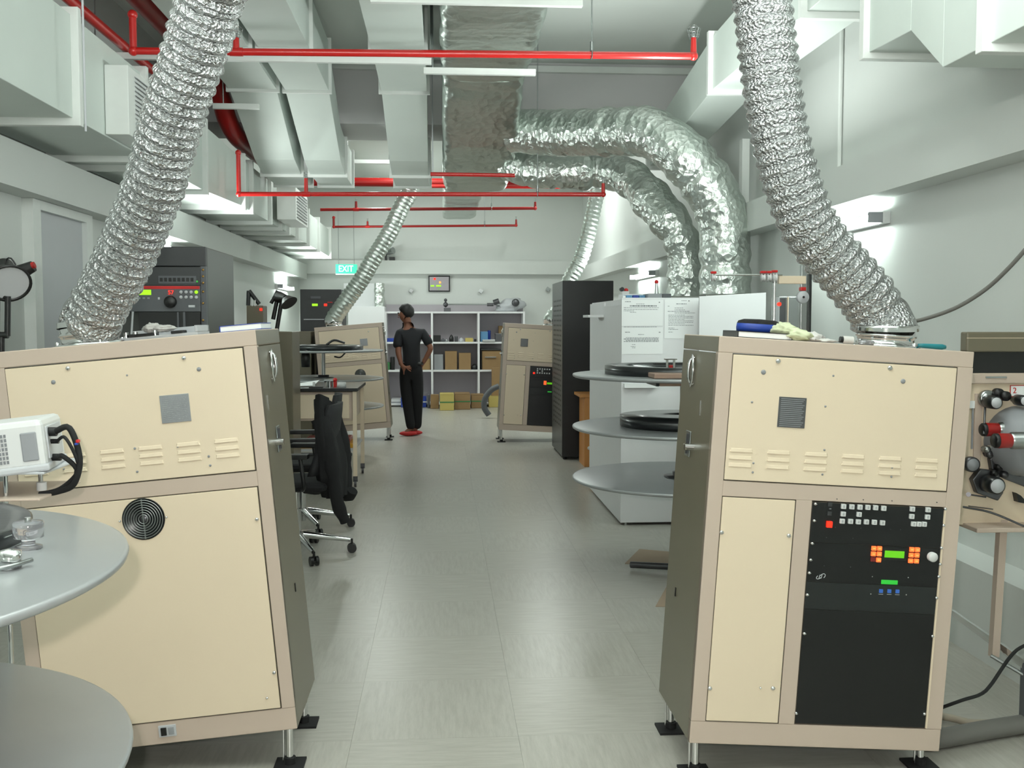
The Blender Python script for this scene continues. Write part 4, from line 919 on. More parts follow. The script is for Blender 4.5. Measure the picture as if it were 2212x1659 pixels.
onb(655, Yb+0.25, lambda x, y, z: MB().quad((x-0.12, y-0.06, z+0.006), (x+0.10, y-0.04, z+0.012), (x+0.13, y+0.16, z+0.05), (x-0.08, y+0.1, z+0.02)), 'paper_sheet', 'paper', 'white sheet lying on the workbench', 'paper')
onb(712, Yb+0.2, lambda x, y, z: MB().cyl((x, y, z), (x, y, z+0.05), 0.03, n=16).cyl((x-0.05, y, z+0.055), (x+0.05, y, z+0.055), 0.012, n=10), 'film_rewind', 'steel', 'small steel rewind on the workbench', 'tool')
onb(724, Yb+0.15, lambda x, y, z: MB().cyl((x, y, z), (x, y, z+0.06), 0.015, n=12).ball((x, y, z+0.065), 0.02, 8), 'red_bottle', 'red', 'little red bottle beside the white tape roll', 'bottle')
onb(692, Yb+0.02, lambda x, y, z: MB().box(x-0.10, x+0.02, y-0.02, y+0.05, z, z+0.012), 'film_cutter', 'black', 'flat black tool at the front of the workbench', 'tool')
q = at(708, 985, Y=Yb+0.2)
MB().box(q.x-0.25, xr_-0.03, Yb+0.1, Yb+0.5, 0.345, 0.385).thing('tool_tray', 'yellow', 'yellow tray on the low shelf of the workbench', 'tray', bevel=0.005)
MB().box(q.x-0.2, xr_-0.06, Yb+0.15, Yb+0.45, 0.386, 0.43).thing('dark_case', 'dark_red', 'dark red case lying on the yellow tray', 'case', bevel=0.01)

# ------------------------------------------------------------------ office chairs
def chair(cx, cy, rz, label, phase):
    m = Matrix.Translation((cx, cy, 0)) @ Matrix.Rotation(rz, 4, 'Z')     # faces local -x
    t = thing('office_chair', label, 'chair', mtx=m, group='black office chairs on casters')
    for k in range(5):
        a = phase+k*2*math.pi/5; u = Vector((math.cos(a), math.sin(a), 0))
        l = MB().cyl(u*0.04+Vector((0, 0, 0.13)), u*0.34+Vector((0, 0, 0.085)), 0.024, 0.014, n=10).part('base_leg', 'chrome', t, local=True)
        c = u*0.35; v = Vector((-u.y, u.x, 0))
        MB().cyl(c+v*0.026+Vector((0, 0, 0.03)), c+v*0.008+Vector((0, 0, 0.03)), 0.03, n=16).cyl(c-v*0.026+Vector((0, 0, 0.03)), c-v*0.008+Vector((0, 0, 0.03)), 0.03, n=16).cyl(c+Vector((0, 0, 0.03)), c+Vector((0, 0, 0.09)), 0.008, n=8).part('caster', 'black', l, local=True)
    MB().cyl((0, 0, 0.06), (0, 0, 0.3), 0.028, n=16).cyl((0, 0, 0.28), (0, 0, 0.43), 0.018, n=12).part('gas_column', 'chrome', t, local=True)
    MB().box(-0.24, 0.24, -0.23, 0.23, 0.44, 0.50).part('seat', 'fabric_black', t, 0.03, local=True)
    # curved back
    mb = MB(); N = 8; vs = []
    for j in range(9):
        z = 0.54+j*0.055; dz = j/8; xx = 0.14+0.02*math.sin(dz*3)+dz*0.09; w = 0.22*(1-0.25*dz**3)
        for s_ in (0, 1):
            for k in range(N+1):
                y = -w+2*w*k/N; vs.append((xx+0.05*(1-(y/0.23)**2)*1.0-0.02+s_*0.035, y, z))
    R_ = 2*(N+1); fs = []
    for j in range(8):
        for k in range(N):
            a = j*R_+k; fs += [(a, a+R_, a+R_+1, a+1), (a+N+1, a+N+2, a+R_+N+2, a+R_+N+1)]
        a = j*R_; fs += [(a, a+N+1, a+R_+N+1, a+R_), (a+N, a+R_+N, a+R_+2*N+1, a+2*N+1)]
    for k in range(N): fs += [(k, k+1, k+N+2, k+N+1), (8*R_+k, 8*R_+k+N+1, 8*R_+k+N+2, 8*R_+k+1)]
    mb.add(vs, fs, True).part('backrest', 'mesh_black', t, local=True)
    MB().tube(spline([(0.05, 0, 0.42), (0.16, 0, 0.42), (0.22, 0, 0.55), (0.25, 0, 0.75)], 0.02), 0.022, 8).part('back_bracket', 'black', t, local=True)
    for s_ in (-1, 1):
        MB().tube(spline([(0.1, s_*0.24, 0.46), (0.12, s_*0.29, 0.5), (0.1, s_*0.29, 0.66)], 0.02), 0.014, 8).box(-0.1, 0.15, s_*0.29-0.035, s_*0.29+0.035, 0.66, 0.69).part('armrest', 'black', t, 0.006, local=True)
    return t, m
c1, m1 = chair(-0.94, 6.58, math.radians(-6), 'nearer black office chair with a jacket hung over its back', math.radians(13))
c2, m2 = chair(-1.02, 7.42, math.radians(4), 'farther black office chair standing before the workbench', math.radians(4))
# jacket over nearer chair back
jm = MB(); vs = []; NJ = 26; MJ = 24
for j in range(MJ+1):
    v = j/MJ; z = 0.985-v*0.60
    for k in range(NJ):
        a = 2*math.pi*k/NJ; w = 0.20+0.05*math.sin(v*4)-0.10*max(0, v-0.75)*4*0.5; th = 0.055+0.07*v-0.10*max(0, v-0.7)
        yy = w*math.cos(a); xx = 0.20+0.04*v+th*0.8*math.sin(a)
        top = 0.07*(1-v)**3*(1 if math.cos(a) < 0 else -0.5)
        p = Vector((xx, yy, z+top*abs(math.cos(a))))
        d = noise.noise(Vector((p.x*9, p.y*9, p.z*4)))*0.03+0.012*math.sin(a*9+v*3)
        vs.append(m1 @ (p+Vector((math.sin(a)*d, math.cos(a)*d, 0))))
fs = []
for j in range(MJ): fs += [(j*NJ+k, j*NJ+(k+1) % NJ, (j+1)*NJ+(k+1) % NJ, (j+1)*NJ+k) for k in range(NJ)]
jk = thing('jacket', 'black jacket hanging over the back of the nearer office chair', 'jacket', m1 @ Vector((0.35, 0, 0.4)))
jm.add(vs, fs, True); jm.add(vs[:NJ], [tuple(range(NJ))[::-1]], True); jm.add(vs[-NJ:], [tuple(range(NJ))], True); jm.part('body', 'fabric_black', jk)
for s_ in (-1, 1):
    P_ = [m1 @ Vector(q) for q in ((0.20, s_*0.18, 0.90), (0.25, s_*0.19, 0.75), (0.28, s_*0.18, 0.55), (0.30, s_*0.15, 0.36), (0.34, s_*0.12, 0.24 if s_ < 0 else 0.4))]
    MB().tube(uniform(spline(P_, 0.02), 0.02), 0.05, 14, True, lambda L, a, p: 0.055-0.02*min(1, L/0.7)+noise.noise(p*14)*0.012).part('sleeve', 'fabric_black', jk)
# ------------------------------------------------------------------ projector head at the right edge
Yh = 3.62
t = thing('film_projector', 'cream film projector head with red lens barrels at the right edge', 'projector', at(2150, 1120, Y=Yh))
ZT = lambda px, py, Y=Yh: at(px, py, Y=Y)
a = ZT(2083, 717); b = ZT(2215, 757); MB().box(a.x, a.x+0.42, Yh-0.02, Yh+0.03, b.z-0.005, a.z).part('top_hood', 'beige_side', t, 0.006)
MB().box(a.x, a.x+0.42, Yh-0.021, Yh-0.019, b.z+0.045, b.z+0.047).part('hood_seam', 'cream', t)
a = ZT(2090, 757); b = ZT(2215, 806); MB().box(a.x, a.x+0.4, Yh+0.0, Yh+0.03, b.z, a.z).part('dark_recess', 'black', t)
a = ZT(2088, 806); b = ZT(2215, 828); MB().box(a.x, a.x+0.4, Yh-0.015, Yh+0.03, b.z, a.z).part('sill', 'beige', t, 0.003)
MB().box(*bxp(2130, 813, 2175, 817, Yh-0.018, 0.004)).part('sill_slot', 'steel', t)
a = ZT(2078, 828); b = ZT(2215, 1132); MB().box(a.x-0.04, a.x+0.42, Yh, Yh+0.10, b.z, a.z).part('face_plate', 'cream', t, 0.003)
MB().box(*bxp(2103, 850, 2123, 1000, Yh-0.006, 0.008)).part('side_strip', 'beige', t, 0.002)
MB().box(*bxp(2095, 866, 2106, 882, Yh-0.01, 0.006)).part('number_tag', 'paper', t)
MB().box(*bxp(2098, 882, 2104, 970, Yh-0.008, 0.004)).part('grey_strip', 'mid_grey', t)
lb = MB().box(*bxp(2182, 832, 2216, 857, Yh-0.003, 0.003)).part('warning_label', 'red', t)
MB().box(*bxp(2183.5, 833.5, 2214, 855.5, Yh-0.004, 0.0015)).part('label_field', 'paper', lb)
mb = MB(); text_mesh(mb, '2', 0.03, Matrix.Translation(ZT(2192, 844, Yh-0.0045)) @ Matrix.Rotation(math.pi/2, 4, 'X')); mb.part('label_print', 'red', lb)
def roller(px, py, r, d, m='film_black', m2='light_grey', Y0=None):
    c = at(px, py, Y=Yh-d); y = Yh
    k = MB().lathe((c.x, y, c.z), [(r*0.5, 0), (r*0.5, -d*0.3), (r, -d*0.35), (r*1.02, -d*0.6), (r*0.98, -d), (r*0.8, -d*1.03)], 26, 'y').part('film_roller', m, t)
    MB().lathe((c.x, y, c.z), [(0.0001, -d*1.04), (r*0.8, -d*1.03), (r*0.8, -d*0.9)], 26, 'y').part('roller_cap', m2, k); return k
roller(2152, 870, 0.024, 0.09); roller(2136, 862, 0.032, 0.03, 'steel', 'steel'); roller(2175, 856, 0.018, 0.05, 'black', 'black'); roller(2214, 866, 0.02, 0.08); roller(2160, 850, 0.018, 0.04, 'black', 'black')
roller(2102, 1004, 0.028, 0.04, 'dark_steel', 'mid_grey'); roller(2154, 1050, 0.032, 0.10); roller(2136, 1046, 0.02, 0.06, 'light_grey', 'light_grey')
for px, py, m in ((2160, 1010, 'black'), (2150, 1022, 'black'), (2172, 1026, 'dark_steel'), (2190, 1012, 'chrome'), (2205, 1022, 'black'), (2135, 972, 'steel'), (2146, 968, 'chrome'), (2140, 982, 'dark_steel'), (2186, 990, 'steel'), (2200, 985, 'steel'), (2168, 1000, 'chrome')):
    roller(px, py, 0.013, 0.045, m, m)
c = ZT(2120, 1045); MB().prism([(c.x-0.05, c.z+0.02), (c.x-0.02, c.z+0.06), (c.x+0.05, c.z+0.05), (c.x+0.07, c.z-0.03), (c.x+0.05, c.z-0.06), (c.x-0.03, c.z-0.03)], Yh-0.03, Yh+0.002).part('sprocket_bracket', 'dark_steel', t, 0.004)
c = ZT(2170, 1018); MB().prism([(c.x-0.07, c.z+0.05), (c.x-0.05, c.z+0.07), (c.x+0.09, c.z-0.01), (c.x+0.08, c.z-0.06), (c.x, c.z-0.03), (c.x-0.06, c.z)], Yh-0.025, Yh+0.002).part('gate_bracket', 'dark_steel', t, 0.004)
# lens turret: big grey casting with two red barrels pointing left
c = ZT(2238, 960, Yh-0.12)
MB().lathe((c.x, Yh-0.0, c.z), [(0.13, 0.0), (0.125, -0.06), (0.10, -0.13), (0.05, -0.15), (0.0001, -0.15)], 32, 'y').part('turret_casting', 'mid_grey', t)
for px, py, L, yy, r in ((2120, 928, 0.26, Yh-0.06, 0.024), (2146, 952, 0.26, Yh-0.16, 0.026)):
    e = at(px, py, Y=yy); w = 0.05
    MB().lathe(e, [(0.0001, -0.001), (r*0.8, -0.001), (r, 0.004), (r, 0.016)], 24, 'x').part('lens_cap', 'black', t)
    MB().lathe(e, [(r*1.02, 0.014), (r*1.04, 0.02), (r*1.0, 0.06), (r*0.95, 0.062)], 24, 'x').part('red_lens_ring', 'dark_red', t)
    MB().lathe(e, [(r*1.0, 0.06), (r*1.15, 0.065), (r*1.2, 0.15), (r*1.8, 0.17), (r*1.8, 0.3)], 28, 'x').part('lens_barrel', 'steel', t)
MB().cyl(ZT(2128, 880, Yh-0.03), ZT(2125, 938, Yh-0.08), 0.004, n=8).part('film_strip', 'dark_steel', t)
MB().cyl(ZT(2092, 1068, Yh-0.01), ZT(2130, 1074, Yh-0.02), 0.003, n=6).cyl(ZT(2092, 1068, Yh-0.02), ZT(2092, 1068, Yh), 0.009, n=10).part('lever', 'dark_steel', t)
MB().prism([(ZT(2186, 1062).x, ZT(2186, 1062).z), (ZT(2196, 1068).x, ZT(2196, 1068).z), (ZT(2212, 1086).x, ZT(2212, 1086).z), (ZT(2190, 1082).x, ZT(2190, 1082).z)], Yh-0.03, Yh).part('lever', 'black', t)
a = ZT(2080, 1128); MB().box(a.x, a.x+0.42, Yh-0.10, Yh+0.3, a.z-0.02, a.z-0.003).part('bottom_shelf', 'beige', t, 0.003)
MB().cyl(at(2145, 1100, Y=Yh-0.003), at(2092, 1093, Y=Yh-0.003), 0.002, n=6).tube(spline([at(2080, 1095, Y=Yh-0.02), at(2140, 1107, Y=Yh-0.05), at(2215, 1138, Y=Yh-0.1)], 0.02), 0.004, 8).part('belt', 'dark_steel', t)
p0 = at(2168, 1140, Y=Yh); p1 = at(2150, 1420, Y=Yh-0.02)
MB().quad((p0.x-0.012, Yh+0.0, p0.z+0.03), (p1.x-0.012, Yh-0.02, p1.z), (p1.x+0.016, Yh-0.02, p1.z), (p0.x+0.016, Yh, p0.z+0.03), 0.03).part('support_post', 'beige', t)
fz = 0.0
g1 = at(2165, 1405, Y=3.6)
MB().quad(at(2056, 1318, Y=3.9), at(2058, 1332, Y=3.9), at(2232, 1462, Y=3.45), at(2232, 1440, Y=3.45), 0.01).part('chrome_brace', 'chrome', t)
MB().cyl(at(2140, 1416, Y=3.56), at(2215, 1460, Y=3.50), 0.007, n=8).part('brace_rod', 'steel', t)
MB().box(at(2210, 1440, Y=3.5).x, at(2240, 1440, Y=3.5).x, 3.46, 3.52, 0.0, at(2210, 1430, Y=3.5).z).part('foot_column', 'rack_grey', t, 0.004)
# cables and hoses
def cable(name, label, pts, r, m, cat='cable', n=10):
    return MB().tube(uniform(spline(pts, 0.015), 0.02), r, n).thing(name, m, label, cat)
cable('overhead_cable', 'dark grey cable curving up to the right edge over the projector', [at(1940, 697, Y=4.3), at(1985, 692, Y=4.2), at(2060, 667, Y=4.1), at(2125, 628, Y=4.0), at(2180, 578, Y=3.9), at(2240, 510, Y=3.8)], 0.0085, 'hose_grey')
cable('power_cable', 'thin black cable hanging from the brace to the floor beside the right console', [at(2235, 1385, Y=3.4), at(2190, 1410, Y=3.35), at(2140, 1480, Y=3.3), (at(2118, 1500, Y=3.28)), at(2080, 1512, Y=3.25)+Vector((0, 0, 0)), at(2030, 1530, Y=3.3)], 0.006, 'rubber')
cable('drain_hose', 'beige hose lying on the floor right of the right console', [at(1995, 1540, z=0.02), at(2060, 1552, z=0.02), at(2110, 1562, z=0.02), at(2240, 1556, z=0.02)], 0.014, 'hose_beige', 'hose')
cable('vacuum_hose', 'thick grey hose lying on the floor right of the right console', [at(1995, 1600, z=0.035), at(2050, 1592, z=0.035), at(2130, 1577, z=0.035), at(2240, 1560, z=0.035)], 0.034, 'hose_grey', 'hose', 18)
# ------------------------------------------------------------------ objects on the consoles
def conp(c, px, y): w = at(px, 720, Y=c.Y+y); l = c.inv @ w; return l.x
tr = cr.m
def ontop(c, name, label, cat): return thing(name, label, cat, mtx=c.m @ Matrix.Translation((0, 0, CHt)))
t = ontop(cr, 'notebook', 'black notebook with white pages lying on the right foreground console', 'book')
x0, x1 = conp(cr, 1590, 0.12), conp(cr, 1708, 0.12)
MB().box(x0, x1, 0.10, 0.28, 0.0005, 0.0025).box(x0, x1, 0.10, 0.28, 0.019, 0.0215).box(x0, x0+0.003, 0.10, 0.28, 0.0005, 0.0215).part('cover', 'black', t, local=True)
MB().box(x0+0.003, x1-0.002, 0.102, 0.277, 0.0025, 0.019).part('pages', 'paper', t, local=True)
t = ontop(cr, 'disc_case', 'royal blue case with black padded lid on the notebook', 'case')
x0, x1 = conp(cr, 1600, 0.14), conp(cr, 1697, 0.14); cx, rx = (x0+x1)/2, (x1-x0)/2
MB().lathe((cx, 0.19, 0.0225), [(0.0001, 0), (rx, 0), (rx*1.02, 0.012), (rx, 0.026), (0.0001, 0.027)], 32, mtx=Matrix.Diagonal((1, 0.6, 1))).part('case_base', 'blue', t, local=True)
MB().lathe((cx, 0.19, 0.0485), [(rx, 0), (rx*0.94, 0.009), (rx*0.7, 0.015), (0.0001, 0.017)], 32, mtx=Matrix.Diagonal((1, 0.6, 1))).part('case_lid', 'fabric_black', t, local=True)
def cloth(c, name, label, m, blobs, seed):
    t = ontop(c, name, label, 'glove'); mb = MB()
    for (x, y, z, rx, ry, rz) in blobs:
        n = 30; k = 14; vs = []
        for i in range(k+1):
            for j in range(n):
                th = math.pi*i/k; ph = 2*math.pi*j/n
                p = Vector((math.sin(th)*math.cos(ph), math.sin(th)*math.sin(ph), math.cos(th)))
                d = 1+0.35*noise.noise(p*2.2+Vector((seed, 0, 0)))+0.22*noise.noise(p*6+Vector((0, seed, 0)))
                q = Vector((x+p.x*rx*d, y+p.y*ry*d, max(0.001, z+p.z*rz*d))); vs.append(q)
        mb.add(vs, [(i*n+j, i*n+(j+1) % n, (i+1)*n+(j+1) % n, (i+1)*n+j) for i in range(k) for j in range(n)], True)
    mb.part('crumpled_glove', m, t, local=True); return t
ax = conp(cr, 1705, 0.1)
cloth(cr, 'work_glove', 'pale green cotton glove draped over the blue case', 'glove_green', [(ax-0.005, 0.16, 0.032, 0.048, 0.05, 0.026), (ax+0.035, 0.10, 0.018, 0.042, 0.035, 0.018), (ax+0.015, 0.13, 0.03, 0.045, 0.03, 0.014)], 3)
ax = conp(cr, 1765, 0.1)
cloth(cr, 'work_glove', 'off-white cotton glove between the green glove and the hose collar', 'glove_white', [(ax-0.01, 0.12, 0.014, 0.038, 0.04, 0.018), (ax+0.025, 0.09, 0.006, 0.04, 0.025, 0.007)], 8)
x = conp(cr, 1829, 0.08); t = ontop(cr, 'film_canister', 'clear canister with black cap lying before the right hose collar', 'canister')
MB().cyl((x-0.012, 0.08, 0.0135), (x+0.022, 0.08, 0.0135), 0.0125, n=18).part('canister_body', 'glove_white', t, local=True)
MB().cyl((x-0.021, 0.08, 0.0135), (x-0.012, 0.08, 0.0135), 0.0105, n=18).part('black_cap', 'black', t, local=True)
x = conp(cr, 1870, 0.07); t = ontop(cr, 'plastic_lid', 'clear plastic lid leaning before the right hose collar', 'lid')
MB().lathe((x, 0.06, 0.001), [(0.0001, 0), (0.024, 0), (0.026, 0.012), (0.022, 0.014), (0.0001, 0.014)], 24).part('lid_body', 'clear_plastic', t, local=True)
x0, x1 = conp(cr, 1990, 0.10), conp(cr, 2056, 0.10); t = ontop(cr, 'screwdriver', 'teal handled screwdriver lying right of the right hose collar', 'tool')
MB().lathe((x0, 0.12, 0.0105), [(0.0001, 0), (0.006, 0.002), (0.0075, 0.02), (0.0085, 0.05), (0.0095, 0.085), (0.006, 0.098), (0.0001, 0.1)], 14, 'x').part('handle', 'teal', t, local=True)
MB().cyl((x0-0.06, 0.12, 0.0105), (x0, 0.12, 0.0105), 0.0028, n=8).part('shank', 'chrome', t, local=True)
t = ontop(cl_, 'ring_binder', 'dark blue book with thick white pages at the right end of the left console', 'book')
x0, x1 = conp(cl_, 483, 0.2), conp(cl_, 573, 0.2)
MB().box(x0, x1, 0.14, 0.34, 0.0005, 0.003).box(x0, x1, 0.14, 0.34, 0.02, 0.0225).box(x0, x0+0.003, 0.14, 0.34, 0.0005, 0.0225).part('cover', 'blue', t, local=True)
MB().box(x0+0.003, x1-0.002, 0.142, 0.337, 0.003, 0.02).part('pages', 'paper', t, local=True)
# silver film splicer tray
t = ontop(cl_, 'splicer_tray', 'silver film splicer tray behind the top edge of the left console', 'tool')
x0, x1 = conp(cl_, 268, 0.3), conp(cl_, 436, 0.3)
MB().box(x0, x1, 0.24, 0.42, 0.001, 0.012).box(x0, x1, 0.40, 0.42, 0.012, 0.035).box(x1-0.01, x1, 0.24, 0.42, 0.012, 0.035).part('tray_body', 'light_grey', t, 0.002, local=True)
for k, (u, w) in enumerate(((0.12, 0.04), (0.26, 0.05), (0.66, 0.04))): MB().box(x0+(x1-x0)*u, x0+(x1-x0)*u+w, 0.238, 0.30, 0.012, 0.022).part('black_clip', 'black', t, 0.002, local=True)
for u in (0.08, 0.2, 0.45): MB().cyl((x0+(x1-x0)*u, 0.25, 0.012), (x0+(x1-x0)*u, 0.25, 0.03), 0.008, n=12).part('chrome_pin', 'chrome', t, local=True)
ax = conp(cl_, 335, 0.3)
cloth(cl_, 'cleaning_cloth', 'crumpled grey-white cloth lying on the silver splicer tray', 'glove_white', [(ax-0.01, 0.31, 0.038, 0.03, 0.04, 0.018), (ax+0.03, 0.30, 0.034, 0.04, 0.035, 0.012)], 12)['category'] = 'cloth'
# things beyond the left console: grey box and lamp arms
t = thing('control_box', 'small olive control box with red light standing beyond the left console', 'box', at(550, 715, Y=8.6))
a = bxp(533, 660, 568, 708, 8.6, 0.2); MB().box(a[0], a[1], 8.6, 8.8, 1.42, a[5]).part('box_body', 'beige_side', t, 0.004)
MB().box(*bxp(561, 666, 566, 671, 8.585, 0.015)).part('red_light', 'lit_red', t)
MB().box(a[0]-0.1, a[1]+0.25, 8.5, 8.95, 0, 1.42).part('pedestal', 'beige_side', t, 0.006)
MB().cyl(at(545, 648, Y=8.6), at(545, 661, Y=8.6), 0.006).cyl(at(551, 648, Y=8.6), at(551, 661, Y=8.6), 0.006).part('white_peg', 'white_plastic', t)
t = thing('arm_lamp', 'black spring arm lamp folded above the small olive control box', 'lamp', at(605, 715, Y=8.7))
for pts in (((536, 660), (537, 628)), ((538, 628), (560, 657)), ((585, 655), (600, 628)), ((590, 690), (602, 630)), ((598, 712), (611, 634))):
    MB().cyl(at(*pts[0], Y=8.7), at(*pts[1], Y=8.7), 0.018, n=8).part('arm_bar', 'black', t)
MB().cyl(at(603, 642, Y=8.7), at(618, 645, Y=8.62), 0.05, 0.03, n=16).cyl(at(618, 645, Y=8.62), at(625, 655, Y=8.6), 0.04, 0.075, n=20).part('lamp_head', 'black', t)
MB().cyl(at(598, 712, Y=8.7), at(598, 760, Y=8.7), 0.02, n=8).part('mount_post', 'black', t)

# rewinder / pulleys beyond the right console
Yq = 5.0
t = thing('pulley_stand', 'white arm with red capped pulleys on thin chrome posts by the right wall', 'stand', at(1673, 715, Y=Yq))
MB().box(*bxp(1683, 596, 1742, 613, Yq, 0.03)).part('white_arm', 'cream', t, 0.003)
MB().cyl(at(1540, 594, Y=Yq), at(1690, 594, Y=Yq), 0.0045, n=8).part('thin_rod', 'chrome', t)
for x, r in ((1541, 0.02), (1648, 0.022), (1661, 0.022), (1673, 0.026)):
    c = at(x, 600, Y=Yq); MB().lathe(c, [(0.0001, -0.008), (r, -0.008), (r*0.6, -0.002), (r*0.6, 0.002), (r, 0.008), (0.0001, 0.008)], 22, 'x').part('pulley', 'white_plastic', t)
    MB().box(c.x-0.014, c.x+0.014, Yq-0.01, Yq+0.01, c.z+r, c.z+r+0.012).part('red_cap', 'red', t, 0.003)
a = at(1673, 605, Y=Yq); MB().cyl((a.x, Yq, 0.0), (a.x, Yq, a.z), 0.008, n=10).cyl((a.x, Yq, 0), (a.x, Yq, 0.02), 0.14, n=24).part('chrome_post', 'chrome', t)
a = at(1738, 572, Y=Yq+0.04); MB().box(a.x-0.018, a.x+0.012, Yq+0.03, Yq+0.06, 0, a.z).part('steel_rail', 'steel', t, 0.002)
a = at(1746, 600, Y=Yq+0.05); MB().box(a.x, a.x+0.016, Yq+0.04, Yq+0.07, 0, a.z+0.02).part('black_rail', 'film_black', t, 0.002)
c = at(1734, 642, Y=Yq-0.01); MB().lathe(c, [(0.0001, -0.012), (0.008, -0.012), (0.01, -0.008), (0.028, -0.012), (0.031, -0.006), (0.031, 0.012), (0.0001, 0.012)], 30, 'y').part('film_wheel', 'light_grey', t)
MB().cyl(c-Vector((0, 0.015, 0)), c-Vector((0, 0.011, 0)), 0.006, n=12).part('wheel_axle', 'black', t)
MB().box(c.x-0.014, c.x+0.014, Yq-0.02, Yq+0.01, c.z+0.032, c.z+0.05).part('red_cap', 'red', t, 0.003)
t = thing('electrical_box', 'brushed steel electrical box with a red button on the right wall side', 'box', at(1700, 715, Y=6.5))
a = bxp(1682, 641, 1726, 715, 6.5, 0.12); MB().box(a[0], a[1], 6.5, 6.65, 0.9, a[5]).part('box_body', 'steel', t, 0.003)
MB().box(a[0]-0.02, a[1]+0.02, 6.5, 6.7, 0, 0.9).part('pedestal', 'light_grey', t)
MB().box(*bxp(1684, 644, 1698, 715, 6.489, 0.012)).part('dark_door', 'dark_steel', t)
MB().box(*bxp(1701, 641, 1704, 715, 6.485, 0.016)).part('white_edge', 'cream', t)
c = at(1684, 657, Y=6.475); MB().cyl(c, c+Vector((0, 0.02, 0)), 0.012, n=14).part('red_button', 'lit_red', t)

# ------------------------------------------------------------------ far wall
Ys = 18.05; Xc = [at(p, 700, Y=Ys).x for p in (728, 833, 933, 1034, 1132)]; Zs = [at(1000, p, Y=Ys).z for p in (673, 738.5, 799)]
t = thing('shelving_unit', 'white open shelving of square bays along the far wall', 'shelf', (Xc[1], Ys+0.25, 0))
MB().box(Xc[1]-0.02, Xc[-1]+0.02, Ys+0.48, Ys+0.5, 0.0, Zs[0]+0.13).part('back_panel', 'shelf_back', t)
for x in Xc[1:]: MB().box(x-0.018, x+0.018, Ys, Ys+0.479, 0, Zs[0]+(0.0)).part('divider', 'shelf_white', t, 0.002)
for z in Zs+[0.06]:
    for i in range(1, 4): MB().box(Xc[i]+0.019, Xc[i+1]-0.019, Ys+0.002, Ys+0.478, z-0.032, z).part('shelf_board', 'shelf_white', t, 0.002)
t = thing('tall_cupboard', 'taller white cupboard left of the open shelves with a niche on top', 'cupboard', (Xc[0], Ys+0.2, 0))
x0 = at(752, 700, Y=Ys-0.05).x; x1 = at(831, 700, Y=Ys-0.05).x; zc = at(800, 662, Y=Ys-0.05).z
MB().box(x0, x1, Ys-0.05, 18.5, 0, zc).part('cupboard_body', 'shelf_white', t, 0.003)
MB().box(x0-0.1, x1-0.05, Ys+0.25, 18.5, zc+0.001, at(800, 612, Y=18.3).z).part('upper_box', 'shelf_white', t, 0.003)
a = bxp(808, 612, 831, 658, Ys+0.1, 0.12); fr = MB().tube(uniform([Vector(((a[0]+a[1])/2, Ys+0.1, zc)), Vector(((a[0]+a[1])/2, Ys+0.1, a[5]))], 0.02), 0.1, 24, True, lambda L, b, p: (a[1]-a[0])/2+noise.noise(p*14)*0.015)
fr.thing('foil_roll', 'wrap_foil', 'shiny foil roll standing on the tall white cupboard', 'roll')
# exit sign
t = thing('exit_sign', 'lit green exit sign high on the far wall at left', 'sign', at(747, 592, Y=17.6))
a = bxp(725, 571, 771, 591, 17.6, 0.06); MB().box(*a).part('sign_box', 'lit_exit', t, 0.003)
MB().box(a[0], a[1], 17.59, 17.66, a[4]-0.02, a[4]).part('sign_trim', 'white_plastic', t)
c = at(747, 581, Y=17.59); mb = MB(); text_mesh(mb, 'EXIT', 0.15, Matrix.Translation((c.x, 17.598, c.z)) @ Matrix.Rotation(math.pi/2, 4, 'X') @ Matrix.Diagonal((0.82, 1, 1, 1))); mb.part('sign_letters', 'lit_white', t)
for x in (a[0]+0.05, a[1]-0.05): MB().cyl((x, 17.63, a[5]), (x, 17.63, a[5]+0.9), 0.006, n=6).part('hanger_rod', 'steel', t)
# alarm panel
t = thing('annunciator_panel', 'framed pale panel with red and green lights on the far wall', 'panel', at(948, 631, Y=YE))
a = bxp(925.5, 595.5, 972, 630, YE-0.05, 0.045); MB().box(a[0], a[1], YE-0.05, YE-0.002, a[4], a[5]).part('panel_frame', 'black', t, 0.004)
a = bxp(928, 598, 969.5, 627.5, YE-0.056, 0.008); MB().box(*a).part('panel_face', 'shelf_back', t)
for x, y, m, r in ((939, 602.5, 'lit_red', 2), (950.5, 610, 'lit_amber', 2), (932, 617.5, 'lit_lime', 1.5), (936, 617.5, 'lit_lime', 1.5), (944, 617.5, 'lit_lime', 1.5), (947.5, 617.5, 'lit_lime', 1.5), (951, 617.5, 'lit_lime', 1.5), (948, 625, 'lit_green', 1)):
    MB().box(*bxp(x-r, y-r, x+r, y+r, YE-0.066, 0.012)).part('panel_light', m, t)
# small wall brackets
for x, y, l in ((888, 628, 'small steel wall bracket left of the framed panel'), (1039, 629, 'small steel wall bracket right of the framed panel'), (1184, 625, 'diamond shaped steel wall bracket close to the tall black rack')):
    c = at(x, y, Y=YE-0.06); t = thing('wall_bracket', l, 'bracket', c, 'steel wall brackets')
    MB().box(-0.035, 0.035, -0.01, 0.03, -0.035, 0.035, Matrix.Translation(c) @ Matrix.Rotation(0.6, 4, 'Y')).part('square_plate', 'steel', t, 0.004)
    MB().cyl((c.x, YE, c.z), (c.x, YE-0.1, c.z), 0.018, n=12).part('stub', 'steel', t)
c = at(845, 545, Y=YE-0.2)
t = thing('wall_spotlight', 'small spotlight on a clamp above the far wall beam', 'lamp', (c.x, YE-0.1, 2.6))
MB().box(c.x-0.12, c.x-0.08, YE-0.12, YE-0.06, 2.60, c.z+0.03).part('clamp', 'black', t, 0.004)
